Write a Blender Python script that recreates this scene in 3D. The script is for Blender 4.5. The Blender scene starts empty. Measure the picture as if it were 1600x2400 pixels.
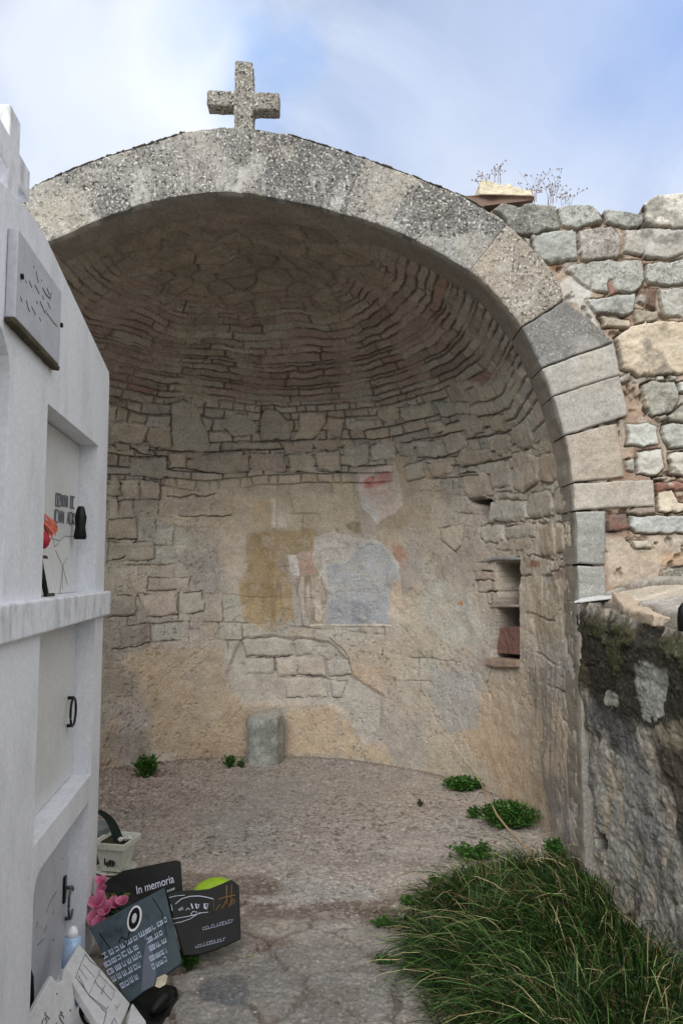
import bpy, math, random
import numpy as np
random.seed(7)
R_ = math.radians
SC = bpy.context.scene
COL = SC.collection
F = 1733.0
TH = R_(4.78)
EYE = 1.6
f32 = np.float32
DULL = 0.66

# ------------------------------------------------------------------ basics
def ray(px, py):
    u = (px - 800) / F
    v = (1200 - py) / F
    return np.array([u, math.cos(TH) - v * math.sin(TH), math.sin(TH) + v * math.cos(TH)])

def at(px, py, Y):
    d = ray(px, py)
    t = Y / d[1]
    return np.array([d[0] * t, Y, EYE + d[2] * t])

def ground_at(px, py, z=0.0):
    d = ray(px, py)
    t = (z - EYE) / d[2]
    return np.array([d[0] * t, d[1] * t, z])

def C(r, g, b, k=1.0):
    o = []
    for c in (r, g, b):
        c = c / 255.0
        c = c / 12.92 if c <= 0.04045 else ((c + 0.055) / 1.055) ** 2.4
        o.append(c * k)
    return np.array(o, dtype=f32)

def tag(o, label=None, cat=None, group=None, kind=None):
    if label: o['label'] = label
    if cat: o['category'] = cat
    if group: o['group'] = group
    if kind: o['kind'] = kind
    return o

def empty(name, loc, label, cat, group=None):
    o = bpy.data.objects.new(name, None)
    COL.objects.link(o)
    o.location = tuple(float(c) for c in loc)
    o.empty_display_size = 0.1
    tag(o, label, cat, group)
    return o

def root_loc(o):
    while o.parent: o = o.parent
    return np.array(o.location)

def link(name, me, mat, parent=None, origin=None):
    o = bpy.data.objects.new(name, me)
    COL.objects.link(o)
    if mat is not None: me.materials.append(mat)
    if parent is not None: o.parent = parent
    elif origin is not None: o.location = tuple(float(c) for c in origin)
    return o

# ------------------------------------------------------------------ numpy noise
def _h(ix, iy, seed):
    a = (ix.astype(np.int64) * 374761393 + iy.astype(np.int64) * 668265263 + seed * 1442695041) & 0xFFFFFFFF
    a = ((a ^ (a >> 13)) * 1274126177) & 0xFFFFFFFF
    a = ((a ^ (a >> 16)) * 2246822519) & 0xFFFFFFFF
    a = a ^ (a >> 15)
    return (a & 0xFFFFFF).astype(f32) / f32(0xFFFFFF)

def vn(u, v, seed=0):
    iu = np.floor(u); iv = np.floor(v)
    fu = u - iu; fv = v - iv
    fu = fu * fu * (3 - 2 * fu); fv = fv * fv * (3 - 2 * fv)
    a = _h(iu, iv, seed); b = _h(iu + 1, iv, seed)
    c = _h(iu, iv + 1, seed); d = _h(iu + 1, iv + 1, seed)
    return (a + (b - a) * fu) * (1 - fv) + (c + (d - c) * fu) * fv

def fbm(u, v, s, oc=4, seed=0, g=0.5):
    t = 0; amp = 1; n = 0
    for k in range(oc):
        t = t + amp * vn(u * s + 17.3 * k, v * s - 9.1 * k, seed + k * 7)
        n += amp; amp *= g; s *= 2.03
    return t / n            # 0..1

def sm(a, b, x):
    t = np.clip((x - a) / (b - a), 0, 1)
    return t * t * (3 - 2 * t)

def mix(a, b, m):
    return a + (b - a) * m[..., None]

def worley(u, v, s, seed):
    """returns F1, F2, id of a jittered cell pattern"""
    u = u * s; v = v * s
    iu = np.floor(u); iv = np.floor(v)
    F1 = np.full(u.shape, 9.0, f32); F2 = np.full(u.shape, 9.0, f32); ID = np.zeros(u.shape, f32)
    for di in (-1, 0, 1):
        for dj in (-1, 0, 1):
            ci = iu + di; cj = iv + dj
            dx = ci + 0.1 + 0.8 * _h(ci, cj, seed) - u
            dy = cj + 0.1 + 0.8 * _h(ci, cj, seed + 3) - v
            d = np.sqrt(dx * dx + dy * dy)
            m = d < F1
            F2 = np.where(m, F1, np.minimum(F2, d))
            ID = np.where(m, _h(ci, cj, seed + 5), ID)
            F1 = np.where(m, d, F1)
    return F1, F2, ID

def courses(u, v, bounds, w, seed, cosw=None, var=0.45):
    """coursed rubble: per point edge distance (m) and two per-stone random numbers"""
    bounds = np.asarray(bounds)
    k = np.clip(np.searchsorted(bounds, v, side='right') - 1, 0, len(bounds) - 2)
    b0 = bounds[k]; b1 = bounds[k + 1]
    kf = k.astype(f32)
    rnd = _h(kf, kf * 0 + 3, seed)
    wk = w * (0.7 + 0.7 * rnd)
    sc = np.ones_like(u)
    if cosw is not None:
        cm = np.maximum(cosw(0.5 * (b0 + b1)), 0.12)
        wk = wk / cm; sc = cm
    x = (u + 5.0 * _h(kf, kf * 0 + 9, seed)) / wk
    i = np.floor(x)
    J = lambda ii: var * 1.6 * _h(ii, kf, seed + 11)
    i = np.where(x < i + J(i), i - 1, i)
    l = i + J(i); r = i + 1 + J(i + 1)
    du = np.minimum(x - l, r - x) * wk * sc
    dv = np.minimum(v - b0, b1 - v)
    # rounded combination of both distances
    rr = 0.012
    e = np.where((du < rr) & (dv < rr), rr - np.sqrt((rr - du) ** 2 + (rr - dv) ** 2), np.minimum(du, dv))
    return e, _h(i, kf, seed + 21), _h(i, kf, seed + 22)

def poly_sdf(P, u, v):
    """signed distance inside-positive of polygon P (n,2)"""
    P = np.asarray(P, dtype=f32)
    d = np.full(u.shape, 1e9, f32); ins = np.zeros(u.shape, bool)
    n = len(P)
    for a in range(n):
        x0, y0 = P[a]; x1, y1 = P[(a + 1) % n]
        ex, ey = x1 - x0, y1 - y0
        L = ex * ex + ey * ey + 1e-12
        t = np.clip(((u - x0) * ex + (v - y0) * ey) / L, 0, 1)
        d = np.minimum(d, (u - x0 - t * ex) ** 2 + (v - y0 - t * ey) ** 2)
        c = ((y0 > v) != (y1 > v)) & (u < (x1 - x0) * (v - y0) / ((y1 - y0) if abs(y1 - y0) > 1e-9 else 1e-9) + x0)
        ins ^= c
    d = np.sqrt(d)
    return np.where(ins, d, -d)

# ------------------------------------------------------------------ mesh writers
def grid_mesh(P, colr, spk=None, extra=None, smooth=True, flip=False):
    nu, nv = P.shape[:2]
    me = bpy.data.meshes.new('m')
    me.vertices.add(nu * nv)
    me.vertices.foreach_set('co', P.reshape(-1).astype(f32))
    idx = np.arange(nu * nv, dtype=np.int32).reshape(nu, nv)
    q = np.stack([idx[:-1, :-1], idx[1:, :-1], idx[1:, 1:], idx[:-1, 1:]], -1).reshape(-1, 4)
    if flip: q = q[:, ::-1]
    return finish_mesh(me, q, colr.reshape(-1, 3), None if spk is None else spk.reshape(-1), smooth)

def finish_mesh(me, q, colr, spk=None, smooth=True):
    if spk is not None:      # weathered masonry is duller than fresh stone
        lum = (colr * np.array([.25, .6, .15], f32)).sum(-1, keepdims=True); colr = lum + (colr - lum) * DULL
    nf = len(q)
    me.loops.add(nf * 4); me.polygons.add(nf)
    me.loops.foreach_set('vertex_index', q.reshape(-1).astype(np.int32))
    me.polygons.foreach_set('loop_start', np.arange(nf, dtype=np.int32) * 4)
    me.polygons.foreach_set('loop_total', np.full(nf, 4, np.int32))
    me.update(calc_edges=True)
    if smooth: me.polygons.foreach_set('use_smooth', np.ones(nf, bool))
    a = me.attributes.new('Col', 'FLOAT_COLOR', 'POINT')
    c4 = np.ones((len(colr), 4), f32); c4[:, :3] = colr
    a.data.foreach_set('color', c4.reshape(-1))
    b = me.attributes.new('spk', 'FLOAT', 'POINT')
    b.data.foreach_set('value', (spk if spk is not None else np.zeros(len(colr), f32)).astype(f32))
    return me

def join_grids(parts):
    """parts: list of (P(nu,nv,3), col(nu,nv,3), spk(nu,nv)) -> one mesh"""
    V = []; Q = []; Cc = []; S = []; off = 0
    for P, c, s in parts:
        nu, nv = P.shape[:2]
        idx = np.arange(nu * nv, dtype=np.int32).reshape(nu, nv) + off
        Q.append(np.stack([idx[:-1, :-1], idx[1:, :-1], idx[1:, 1:], idx[:-1, 1:]], -1).reshape(-1, 4))
        V.append(P.reshape(-1, 3)); Cc.append(c.reshape(-1, 3)); S.append(s.reshape(-1)); off += nu * nv
    V = np.concatenate(V).astype(f32)
    me = bpy.data.meshes.new('m'); me.vertices.add(len(V)); me.vertices.foreach_set('co', V.reshape(-1))
    return finish_mesh(me, np.concatenate(Q), np.concatenate(Cc), np.concatenate(S))

class MB:
    def __init__(s): s.v = []; s.f = []; s.c = []; s.cc = (1, 1, 1)
    def add(s, vs, fs):
        o = len(s.v)
        s.v += [tuple(float(x) for x in p) for p in vs]
        s.c += [s.cc] * len(vs)
        s.f += [tuple(i + o for i in f) for f in fs]
    def prism(s, poly, ext):           # poly: list of 3D pts, ext: extrusion vector
        n = len(poly); poly = [np.array(p, float) for p in poly]; ext = np.array(ext, float)
        vs = poly + [p + ext for p in poly]
        fs = [tuple(range(n))[::-1], tuple(range(n, 2 * n))]
        for i in range(n):
            j = (i + 1) % n
            fs.append((i, j, n + j, n + i))
        s.add(vs, fs)
    def obox(s, o, a, b, c):           # box from corner with 3 edge vectors
        o, a, b, c = (np.array(x, float) for x in (o, a, b, c))
        s.prism([o, o + a, o + a + b, o + b], c)
    def tube(s, pts, rad, n=8, cap=True):
        pts = [np.array(p, float) for p in pts]
        if not hasattr(rad, '__len__'): rad = [rad] * len(pts)
        vs = []
        for i, p in enumerate(pts):
            t = pts[min(i + 1, len(pts) - 1)] - pts[max(i - 1, 0)]
            t /= (np.linalg.norm(t) + 1e-9)
            a = np.cross(t, (0, 0, 1) if abs(t[2]) < 0.9 else (1, 0, 0)); a /= np.linalg.norm(a)
            b = np.cross(t, a)
            for k in range(n):
                th = 2 * math.pi * k / n
                vs.append(p + rad[i] * (math.cos(th) * a + math.sin(th) * b))
        fs = []
        for i in range(len(pts) - 1):
            for k in range(n):
                k2 = (k + 1) % n
                fs.append((i * n + k, i * n + k2, (i + 1) * n + k2, (i + 1) * n + k))
        if cap:
            fs.append(tuple(range(n))[::-1]); fs.append(tuple(range((len(pts) - 1) * n, len(pts) * n)))
        s.add(vs, fs)
    def lathe(s, c, prof, n=20, ax=None):   # prof list (r,z)
        vs = []; c = np.array(c, float)
        for r, z in prof:
            for k in range(n):
                th = 2 * math.pi * k / n
                vs.append(c + np.array([r * math.cos(th), r * math.sin(th), z]))
        fs = []
        for i in range(len(prof) - 1):
            for k in range(n):
                k2 = (k + 1) % n
                fs.append((i * n + k, i * n + k2, (i + 1) * n + k2, (i + 1) * n + k))
        fs.append(tuple(range(n))[::-1]); fs.append(tuple(range((len(prof) - 1) * n, len(prof) * n)))
        s.add(vs, fs)
    def blob(s, c, rx, ry, rz, n=10, m=7, jit=0.0, rs=None):
        rs = rs or random
        vs = []; c = np.array(c, float)
        for i in range(m + 1):
            ph = math.pi * i / m
            for k in range(n):
                th = 2 * math.pi * k / n
                j = 1 + jit * rs.uniform(-1, 1)
                vs.append(c + np.array([rx * math.sin(ph) * math.cos(th) * j, ry * math.sin(ph) * math.sin(th) * j, rz * math.cos(ph) * j]))
        fs = []
        for i in range(m):
            for k in range(n):
                k2 = (k + 1) % n
                fs.append((i * n + k, (i + 1) * n + k, (i + 1) * n + k2, i * n + k2))
        s.add(vs, fs)
    def build(s, name, mat, parent=None, origin=None, smooth=False, bevel=0, seg=2, displace=None, subdiv=0):
        L = root_loc(parent) if parent is not None else (np.array(origin, float) if origin is not None else np.zeros(3))
        me = bpy.data.meshes.new(name)
        me.from_pydata([tuple(np.array(p) - L) for p in s.v], [], s.f)
        a = me.attributes.new('Col', 'FLOAT_COLOR', 'POINT')
        c4 = np.ones((len(s.v), 4), f32); c4[:, :3] = np.array(s.c, f32)
        a.data.foreach_set('color', c4.reshape(-1))
        me.update()
        o = link(name, me, mat, parent, origin if parent is None else None)
        if smooth:
            me.polygons.foreach_set('use_smooth', np.ones(len(me.polygons), bool))
        if bevel:
            b = o.modifiers.new('b', 'BEVEL'); b.width = bevel; b.segments = seg; b.limit_method = 'ANGLE'; b.angle_limit = R_(35)
            b.harden_normals = False
        if subdiv:
            sd = o.modifiers.new('s', 'SUBSURF'); sd.subdivision_type = 'SIMPLE'; sd.levels = subdiv; sd.render_levels = subdiv
        if displace:
            tx = bpy.data.textures.new('t', 'CLOUDS'); tx.noise_scale = displace[1]; tx.noise_depth = 3
            d = o.modifiers.new('d', 'DISPLACE'); d.texture = tx; d.strength = displace[0]; d.mid_level = 0.5; d.texture_coords = 'LOCAL'
        return o

# ------------------------------------------------------------------ materials
def new_mat(name):
    m = bpy.data.materials.new(name); m.use_nodes = True
    nt = m.node_tree
    return m, nt, nt.nodes['Principled BSDF']

def N(nt, typ, **kw):
    n = nt.nodes.new(typ)
    for k, v in kw.items():
        if k.startswith('i_'):
            n.inputs[k[2:].replace('_', ' ')].default_value = v
        else: setattr(n, k, v)
    return n

def ramp(nt, src, a, b, ca=(0, 0, 0, 1), cb=(1, 1, 1, 1)):
    r = nt.nodes.new('ShaderNodeValToRGB')
    r.color_ramp.elements[0].position = a; r.color_ramp.elements[1].position = b
    r.color_ramp.elements[0].color = ca; r.color_ramp.elements[1].color = cb
    nt.links.new(src, r.inputs[0]); return r.outputs[0]

def mixc(nt, fac, a, b, typ='MIX'):
    n = nt.nodes.new('ShaderNodeMix'); n.data_type = 'RGBA'; n.blend_type = typ
    for sock, val in ((n.inputs[0], fac), (n.inputs[6], a), (n.inputs[7], b)):
        if hasattr(val, 'is_linked') or hasattr(val, 'links'): nt.links.new(val, sock)
        elif isinstance(val, (int, float)): sock.default_value = val
        else: sock.default_value = (*val[:3], 1)
    return n.outputs[2]

def math_(nt, op, a, b):
    n = nt.nodes.new('ShaderNodeMath'); n.operation = op
    for i, val in enumerate((a, b)):
        if hasattr(val, 'links'): nt.links.new(val, n.inputs[i])
        else: n.inputs[i].default_value = val
    return n.outputs[0]

def stone_mat(name, rough=0.92, fine=90, bump=0.5, bdist=0.006, vary=0.35, speckle=1.0, sscale=75, gain=1.0, pits=0.35):
    """stone whose tint comes from the mesh attribute, with procedural grain, lichen speckle and pits"""
    m, nt, bs = new_mat(name)
    tc = N(nt, 'ShaderNodeTexCoord')
    at_ = N(nt, 'ShaderNodeAttribute', attribute_name='Col')
    sp = N(nt, 'ShaderNodeAttribute', attribute_name='spk')
    n1 = N(nt, 'ShaderNodeTexNoise', i_Scale=fine, i_Detail=6.0, i_Roughness=0.7)
    n2 = N(nt, 'ShaderNodeTexNoise', i_Scale=fine * 0.13, i_Detail=5.0, i_Roughness=0.6)
    n3 = N(nt, 'ShaderNodeTexNoise', i_Scale=sscale, i_Detail=4.0, i_Roughness=0.72)
    n4 = N(nt, 'ShaderNodeTexNoise', i_Scale=sscale * 1.7, i_Detail=3.0, i_Roughness=0.65)
    vo = N(nt, 'ShaderNodeTexVoronoi', i_Scale=fine * 0.55)
    for n in (n1, n2, n3, n4, vo): nt.links.new(tc.outputs['Object'], n.inputs['Vector'])
    v1 = ramp(nt, n1.outputs[0], 0.25, 0.75, (1 - vary,) * 3 + (1,), (1 + vary * 0.8,) * 3 + (1,))
    v2 = ramp(nt, n2.outputs[0], 0.3, 0.7, (0.86, 0.84, 0.82, 1), (1.1, 1.1, 1.1, 1))
    c = mixc(nt, 1.0, at_.outputs['Color'], v1, 'MULTIPLY')
    c = mixc(nt, 1.0, c, v2, 'MULTIPLY')
    dk = ramp(nt, n3.outputs[0], 0.53, 0.59)
    c = mixc(nt, math_(nt, 'MULTIPLY', math_(nt, 'MULTIPLY', dk, sp.outputs['Fac']), 0.85 * speckle), c, C(58, 56, 52))
    wt = math_(nt, 'MULTIPLY', ramp(nt, n4.outputs[0], 0.55, 0.63), ramp(nt, n2.outputs[0], 0.30, 0.50))
    c = mixc(nt, math_(nt, 'MULTIPLY', math_(nt, 'MULTIPLY', wt, sp.outputs['Fac']), 0.75 * speckle), c, C(222, 220, 212))
    pit = ramp(nt, vo.outputs['Distance'], 0.06, 0.2, (0, 0, 0, 1), (1, 1, 1, 1))
    gate = ramp(nt, n2.outputs[0], 0.52, 0.6)
    pf = math_(nt, 'MULTIPLY', math_(nt, 'SUBTRACT', 1.0, pit), gate)
    c = mixc(nt, math_(nt, 'MULTIPLY', pf, pits), c, C(70, 62, 54))
    if gain != 1.0: c = mixc(nt, 1.0, c, (gain, gain, gain), 'MULTIPLY')
    nt.links.new(c, bs.inputs['Base Color'])
    bs.inputs['Roughness'].default_value = rough
    bs.inputs['Specular IOR Level'].default_value = 0.25
    h = math_(nt, 'ADD', n1.outputs[0], math_(nt, 'MULTIPLY', n3.outputs[0], 0.8))
    h = math_(nt, 'SUBTRACT', h, math_(nt, 'MULTIPLY', pf, 0.8))
    b = N(nt, 'ShaderNodeBump', i_Strength=bump, i_Distance=bdist)
    nt.links.new(h, b.inputs['Height']); nt.links.new(b.outputs[0], bs.inputs['Normal'])
    return m

def paint_mat(name, col, rough=0.5, stain=None, stain_amt=0.5, nscale=6, spec=0.4, metal=0, bump=0.1, bs_scale=60, streak=False):
    m, nt, bs = new_mat(name)
    tc = N(nt, 'ShaderNodeTexCoord')
    n1 = N(nt, 'ShaderNodeTexNoise', i_Scale=nscale, i_Detail=7.0, i_Roughness=0.65)
    mp = N(nt, 'ShaderNodeMapping'); nt.links.new(tc.outputs['Object'], mp.inputs['Vector'])
    if streak: mp.inputs['Scale'].default_value = (1.6, 1.6, 0.7)
    nt.links.new(mp.outputs[0], n1.inputs['Vector'])
    n2 = N(nt, 'ShaderNodeTexNoise', i_Scale=bs_scale, i_Detail=5.0)
    nt.links.new(tc.outputs['Object'], n2.inputs['Vector'])
    st = stain if stain is not None else tuple(c * 0.6 for c in col)
    fac = math_(nt, 'MULTIPLY', ramp(nt, n1.outputs[0], 0.48, 0.78), stain_amt)
    c = mixc(nt, fac, col, st)
    c = mixc(nt, 1.0, c, ramp(nt, n2.outputs[0], 0.3, 0.7, (0.9, 0.9, 0.9, 1), (1.06, 1.06, 1.06, 1)), 'MULTIPLY')
    nt.links.new(c, bs.inputs['Base Color'])
    bs.inputs['Roughness'].default_value = rough
    bs.inputs['Specular IOR Level'].default_value = spec
    bs.inputs['Metallic'].default_value = metal
    b = N(nt, 'ShaderNodeBump', i_Strength=bump, i_Distance=0.004)
    nt.links.new(n2.outputs[0], b.inputs['Height']); nt.links.new(b.outputs[0], bs.inputs['Normal'])
    return m

def leaf_mat(name, trans=0.35):
    m, nt, bs = new_mat(name)
    a = N(nt, 'ShaderNodeAttribute', attribute_name='Col')
    nt.links.new(a.outputs['Color'], bs.inputs['Base Color'])
    bs.inputs['Roughness'].default_value = 0.55
    bs.inputs['Specular IOR Level'].default_value = 0.3
    tr = N(nt, 'ShaderNodeBsdfTranslucent'); nt.links.new(a.outputs['Color'], tr.inputs['Color'])
    ms = N(nt, 'ShaderNodeMixShader'); ms.inputs[0].default_value = trans
    nt.links.new(bs.outputs[0], ms.inputs[1]); nt.links.new(tr.outputs[0], ms.inputs[2])
    nt.links.new(ms.outputs[0], nt.nodes['Material Output'].inputs['Surface'])
    return m

APSE_M = stone_mat('apse_masonry', fine=70, bump=0.6, bdist=0.008, vary=0.34, gain=1.4, pits=0.45)
ARCH_M = stone_mat('arch_granite', fine=95, bump=0.6, bdist=0.006, vary=0.3, sscale=42, pits=0.2, speckle=1.15)
WALL_M = stone_mat('wall_stone', fine=85, bump=0.55, bdist=0.006, vary=0.28, sscale=55)
LOW_M = stone_mat('mossy_masonry', fine=60, bump=0.7, bdist=0.012, vary=0.4, sscale=48)
GROUND_M = stone_mat('ground', fine=55, bump=0.7, bdist=0.008, vary=0.45, sscale=38, pits=0.08)
ROCK_M = stone_mat('loose_stone', fine=90, bump=0.5, bdist=0.004, vary=0.3, sscale=110)
WHITE = paint_mat('white_render', C(220, 222, 228), rough=0.6, stain=C(158, 160, 160), stain_amt=0.45, nscale=3.0, bump=0.12, bs_scale=70, streak=True)
WHITE_ROUGH = paint_mat('weathered_white_render', C(218, 220, 225), rough=0.7, stain=C(116, 116, 110), stain_amt=0.75, nscale=9, bump=0.2, bs_scale=60, streak=True)
SLAB = paint_mat('niche_slab', C(204, 205, 204), rough=0.35, stain=C(160, 160, 158), stain_amt=0.3, nscale=4, spec=0.5, bump=0.02)
MARBLE = paint_mat('grey_marble', C(188, 190, 197), rough=0.4, stain=C(140, 142, 148), stain_amt=0.4, nscale=9, bump=0.05)
MOSSY = paint_mat('mossy_edge', C(66, 60, 44), rough=0.95, stain=C(110, 105, 88), stain_amt=0.6, nscale=14, bump=0.6)
ENGRAVE = paint_mat('engraving', C(104, 106, 110), rough=0.7)
BLACKG = paint_mat('black_granite', C(22, 24, 22), rough=0.35, stain=C(36, 38, 34), stain_amt=0.5, nscale=30, spec=0.15, bump=0.02)
SLATE = paint_mat('slate', C(66, 80, 86), rough=0.5, stain=C(30, 38, 46), stain_amt=1.0, nscale=16, spec=.25, bump=0.4, bs_scale=35)
SLATE_T = paint_mat('slate_lettering', C(168, 176, 196), rough=0.5)
WHITE_T = paint_mat('white_lettering', C(205, 210, 225), rough=0.5)
GOLD = paint_mat('gold_inlay', C(120, 84, 38), rough=0.45, metal=0.2)
IRON = paint_mat('black_iron', C(26, 26, 28), rough=0.35, metal=0.6, spec=0.5)
STEEL = paint_mat('dull_steel', C(96, 98, 100), rough=0.35, metal=0.8)
POTW = paint_mat('white_plastic', C(205, 207, 196), rough=0.55, stain=C(140, 142, 125), stain_amt=0.7, nscale=12, bump=0.15)
DARKGRN = paint_mat('dark_green_plastic', C(38, 54, 50), rough=0.5)
SOIL = paint_mat('soil', C(60, 48, 38), rough=1.0, bump=1.0)
PINK = leaf_mat('pink_petal', 0.3)
LEAF = leaf_mat('leaf', 0.35)
STRAW = leaf_mat('straw', 0.2)
MELON = paint_mat('lime_green_skin', C(150, 185, 32), rough=0.45, stain=C(110, 150, 20), stain_amt=0.6, nscale=25, bump=0.2)
WOOD = paint_mat('old_board', C(118, 96, 84), rough=0.85, stain=C(70, 56, 48), stain_amt=0.8, nscale=10, bump=0.4)
GLASS = paint_mat('blue_glass', C(150, 178, 215), rough=0.15, stain=C(215, 225, 235), stain_amt=0.8, nscale=22, spec=0.6)
REDF = paint_mat('red_cloth', C(170, 40, 60), rough=0.8)
CORAL = paint_mat('coral_cloth', C(205, 110, 90), rough=0.8)
PORCE = paint_mat('white_porcelain', C(225, 225, 228), rough=0.2, spec=0.6)
BRICK_M = paint_mat('red_brick', C(118, 88, 80), rough=0.95, stain=C(120, 100, 88), stain_amt=0.7, nscale=18, bump=0.6)

# ------------------------------------------------------------------ camera, world, sun
cam = bpy.data.cameras.new('camera'); co = bpy.data.objects.new('camera', cam); COL.objects.link(co)
co.location = (0, 0, EYE); co.rotation_euler = (R_(90) + TH, 0, 0)
cam.sensor_fit = 'VERTICAL'; cam.sensor_height = 36; cam.lens = 36 * F / 2400
cam.clip_start = 0.05; cam.clip_end = 2000
SC.camera = co

SUN_EL, SUN_AZ = R_(36), R_(193)      # azimuth clockwise from +Y
w = bpy.data.worlds.new('World'); SC.world = w; w.use_nodes = True
nt = w.node_tree; bg = nt.nodes['Background']
sky = N(nt, 'ShaderNodeTexSky', sky_type='NISHITA'); sky.sun_disc = False
sky.sun_elevation = SUN_EL; sky.sun_rotation = SUN_AZ; sky.air_density = 1.0; sky.dust_density = 1.5; sky.ozone_density = 1.5
tc = N(nt, 'ShaderNodeTexCoord')
def cloud_noise(scale, det, rough, loc, dist=0.6):
    mp = N(nt, 'ShaderNodeMapping'); mp.inputs['Location'].default_value = loc; mp.inputs['Scale'].default_value = (1, 1, 1.35)
    nt.links.new(tc.outputs['Generated'], mp.inputs['Vector'])
    n = N(nt, 'ShaderNodeTexNoise', i_Scale=scale, i_Detail=det, i_Roughness=rough, i_Distortion=dist)
    nt.links.new(mp.outputs[0], n.inputs['Vector']); return n.outputs[0]
def blob(px, py, rad, soft):
    """1 inside a soft disc of directions around the pixel's direction"""
    d = ray(px, py); d = d / np.linalg.norm(d)
    vm = N(nt, 'ShaderNodeVectorMath', operation='DISTANCE'); vm.inputs[1].default_value = tuple(d)
    nw = N(nt, 'ShaderNodeVectorMath', operation='ADD')
    nz = N(nt, 'ShaderNodeTexNoise', i_Scale=5.0, i_Detail=4.0); nt.links.new(tc.outputs['Generated'], nz.inputs['Vector'])
    sc = N(nt, 'ShaderNodeVectorMath', operation='MULTIPLY_ADD'); sc.inputs[1].default_value = (0.22,) * 3; sc.inputs[2].default_value = (-0.11,) * 3
    nt.links.new(nz.outputs['Color'], sc.inputs[0]); nt.links.new(tc.outputs['Generated'], nw.inputs[0]); nt.links.new(sc.outputs[0], nw.inputs[1])
    nt.links.new(nw.outputs[0], vm.inputs[0])
    return ramp(nt, vm.outputs['Value'], max(0, rad - soft), rad + soft, (1, 1, 1, 1), (0, 0, 0, 1))
K = 6.0      # cloud luminance before the 0.1 strength
cn = ramp(nt, cloud_noise(3.4, 10, 0.6, (3.1, 0.4, 1.7), 0.9), 0.36, 0.64)
cl = mixc(nt, cn, C(160, 175, 203) * K * 1.0, C(222, 229, 240) * K * 1.0)
for (px, py, r, s, c, a) in ((430, 190, 0.05, 0.07, C(255, 255, 255) * K * 1.1, 1.0), (280, 110, 0.10, 0.12, C(226, 232, 244) * K, 0.8), (1290, 210, 0.11, 0.12, C(226, 232, 246) * K, 0.75),
                             (1330, 440, 0.14, 0.10, C(206, 217, 236) * K, 0.7), (1000, 110, 0.10, 0.14, C(166, 184, 218) * K, 0.6), (100, 380, 0.14, 0.12, C(206, 218, 238) * K, 0.5), (800, 380, 0.12, 0.10, C(188, 206, 238) * K, 0.4), (400, 260, 0.07, 0.07, C(232, 238, 248) * K, 0.7),
                             (650, 200, 0.035, 0.04, C(130, 178, 240) * K, 0.75), (500, 105, 0.04, 0.05, C(140, 182, 238) * K, 0.65), (1590, 20, 0.12, 0.12, C(126, 162, 222) * K, 0.8), (500, 225, 0.03, 0.045, C(244, 247, 252) * K, 0.7)):
    bl = blob(px, py, r, s)
    cl = mixc(nt, math_(nt, 'MULTIPLY', bl, a), cl, c)
cov = ramp(nt, cloud_noise(1.6, 5, 0.5, (0, 2.0, 0)), 0.25, 0.45, (0.86,) * 3 + (1,), (1, 1, 1, 1))
fin = mixc(nt, cov, sky.outputs[0], cl)
# brighter, whiter overcast overhead and behind the viewer, where the veiled sun stands
sx = N(nt, 'ShaderNodeSeparateXYZ'); nt.links.new(tc.outputs['Generated'], sx.inputs[0])
ff = ramp(nt, sx.outputs['Y'], 0.22, 0.62)
bk = ramp(nt, cloud_noise(1.8, 5, 0.5, (5, 1, 2)), 0.3, 0.7, (*(C(226, 230, 236) * 7.5), 1), (*(C(250, 250, 250) * 11.0), 1))
bk = mixc(nt, ramp(nt, sx.outputs['Z'], 0.0, 0.45), C(150, 156, 166) * 6.0, bk)
fin = mixc(nt, ff, bk, fin)
nt.links.new(fin, bg.inputs['Color']); bg.inputs['Strength'].default_value = 0.135

sun = bpy.data.lights.new('sun', 'SUN'); so = bpy.data.objects.new('sun', sun); COL.objects.link(so)
sun.energy = 1.5; sun.angle = R_(34); sun.color = (1.0, 0.975, 0.94)
so.rotation_euler = (math.pi / 2 - SUN_EL, 0, math.pi - SUN_AZ)
so.location = (0, -5, 10)
SC.view_settings.view_transform = 'Standard'; SC.view_settings.look = 'None'
SC.view_settings.exposure = 0.55; SC.view_settings.gamma = 1; SC.view_settings.use_curve_mapping = False
SC.cycles.max_bounces = 8; SC.cycles.diffuse_bounces = 6

# ================================================================== CHAPEL
CX, YC, RH, ZS, RV, YF = -0.65, 4.70, 1.93, 2.10, 1.76, 4.10
RM = 0.5 * (RH + RV)
chapel = empty('ruined_chapel', (CX, 4.0, 0), 'ruined stone chapel with wide arch, bare masonry apse and rubble wall', 'chapel')
CL = np.array(chapel.location)

def apse_uv(px, py):
    d = ray(px, py); o = np.array([0, 0, EYE])
    def g(t):
        p = o + d * t
        r = abs(p[0] - CX) if p[1] < YC else math.hypot(p[0] - CX, p[1] - YC)
        return (r / RH) ** 2 + (max(0, p[2] - ZS) / RV) ** 2 - 1
    a, b = 4.0 / d[1], 8.0 / d[1]
    ts = np.linspace(a, b, 400); t0 = b
    for i in range(1, 400):
        if g(ts[i]) > 0: 
            lo, hi = ts[i - 1], ts[i]
            for _ in range(20):
                m_ = 0.5 * (lo + hi)
                if g(m_) > 0: hi = m_
                else: lo = m_
            t0 = hi; break
    p = o + d * t0
    if p[1] < YC:
        u = (p[1] - YF) if p[0] > CX else (YC - YF) + math.pi * RH + (YC - p[1])
        r = abs(p[0] - CX)
    else:
        th = math.atan2(p[1] - YC, p[0] - CX); u = (YC - YF) + th * RH; r = math.hypot(p[0] - CX, p[1] - YC)
    v = p[2] if p[2] < ZS else ZS + RM * math.atan2((p[2] - ZS) / RV, r / RH)
    return (u, v)

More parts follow.
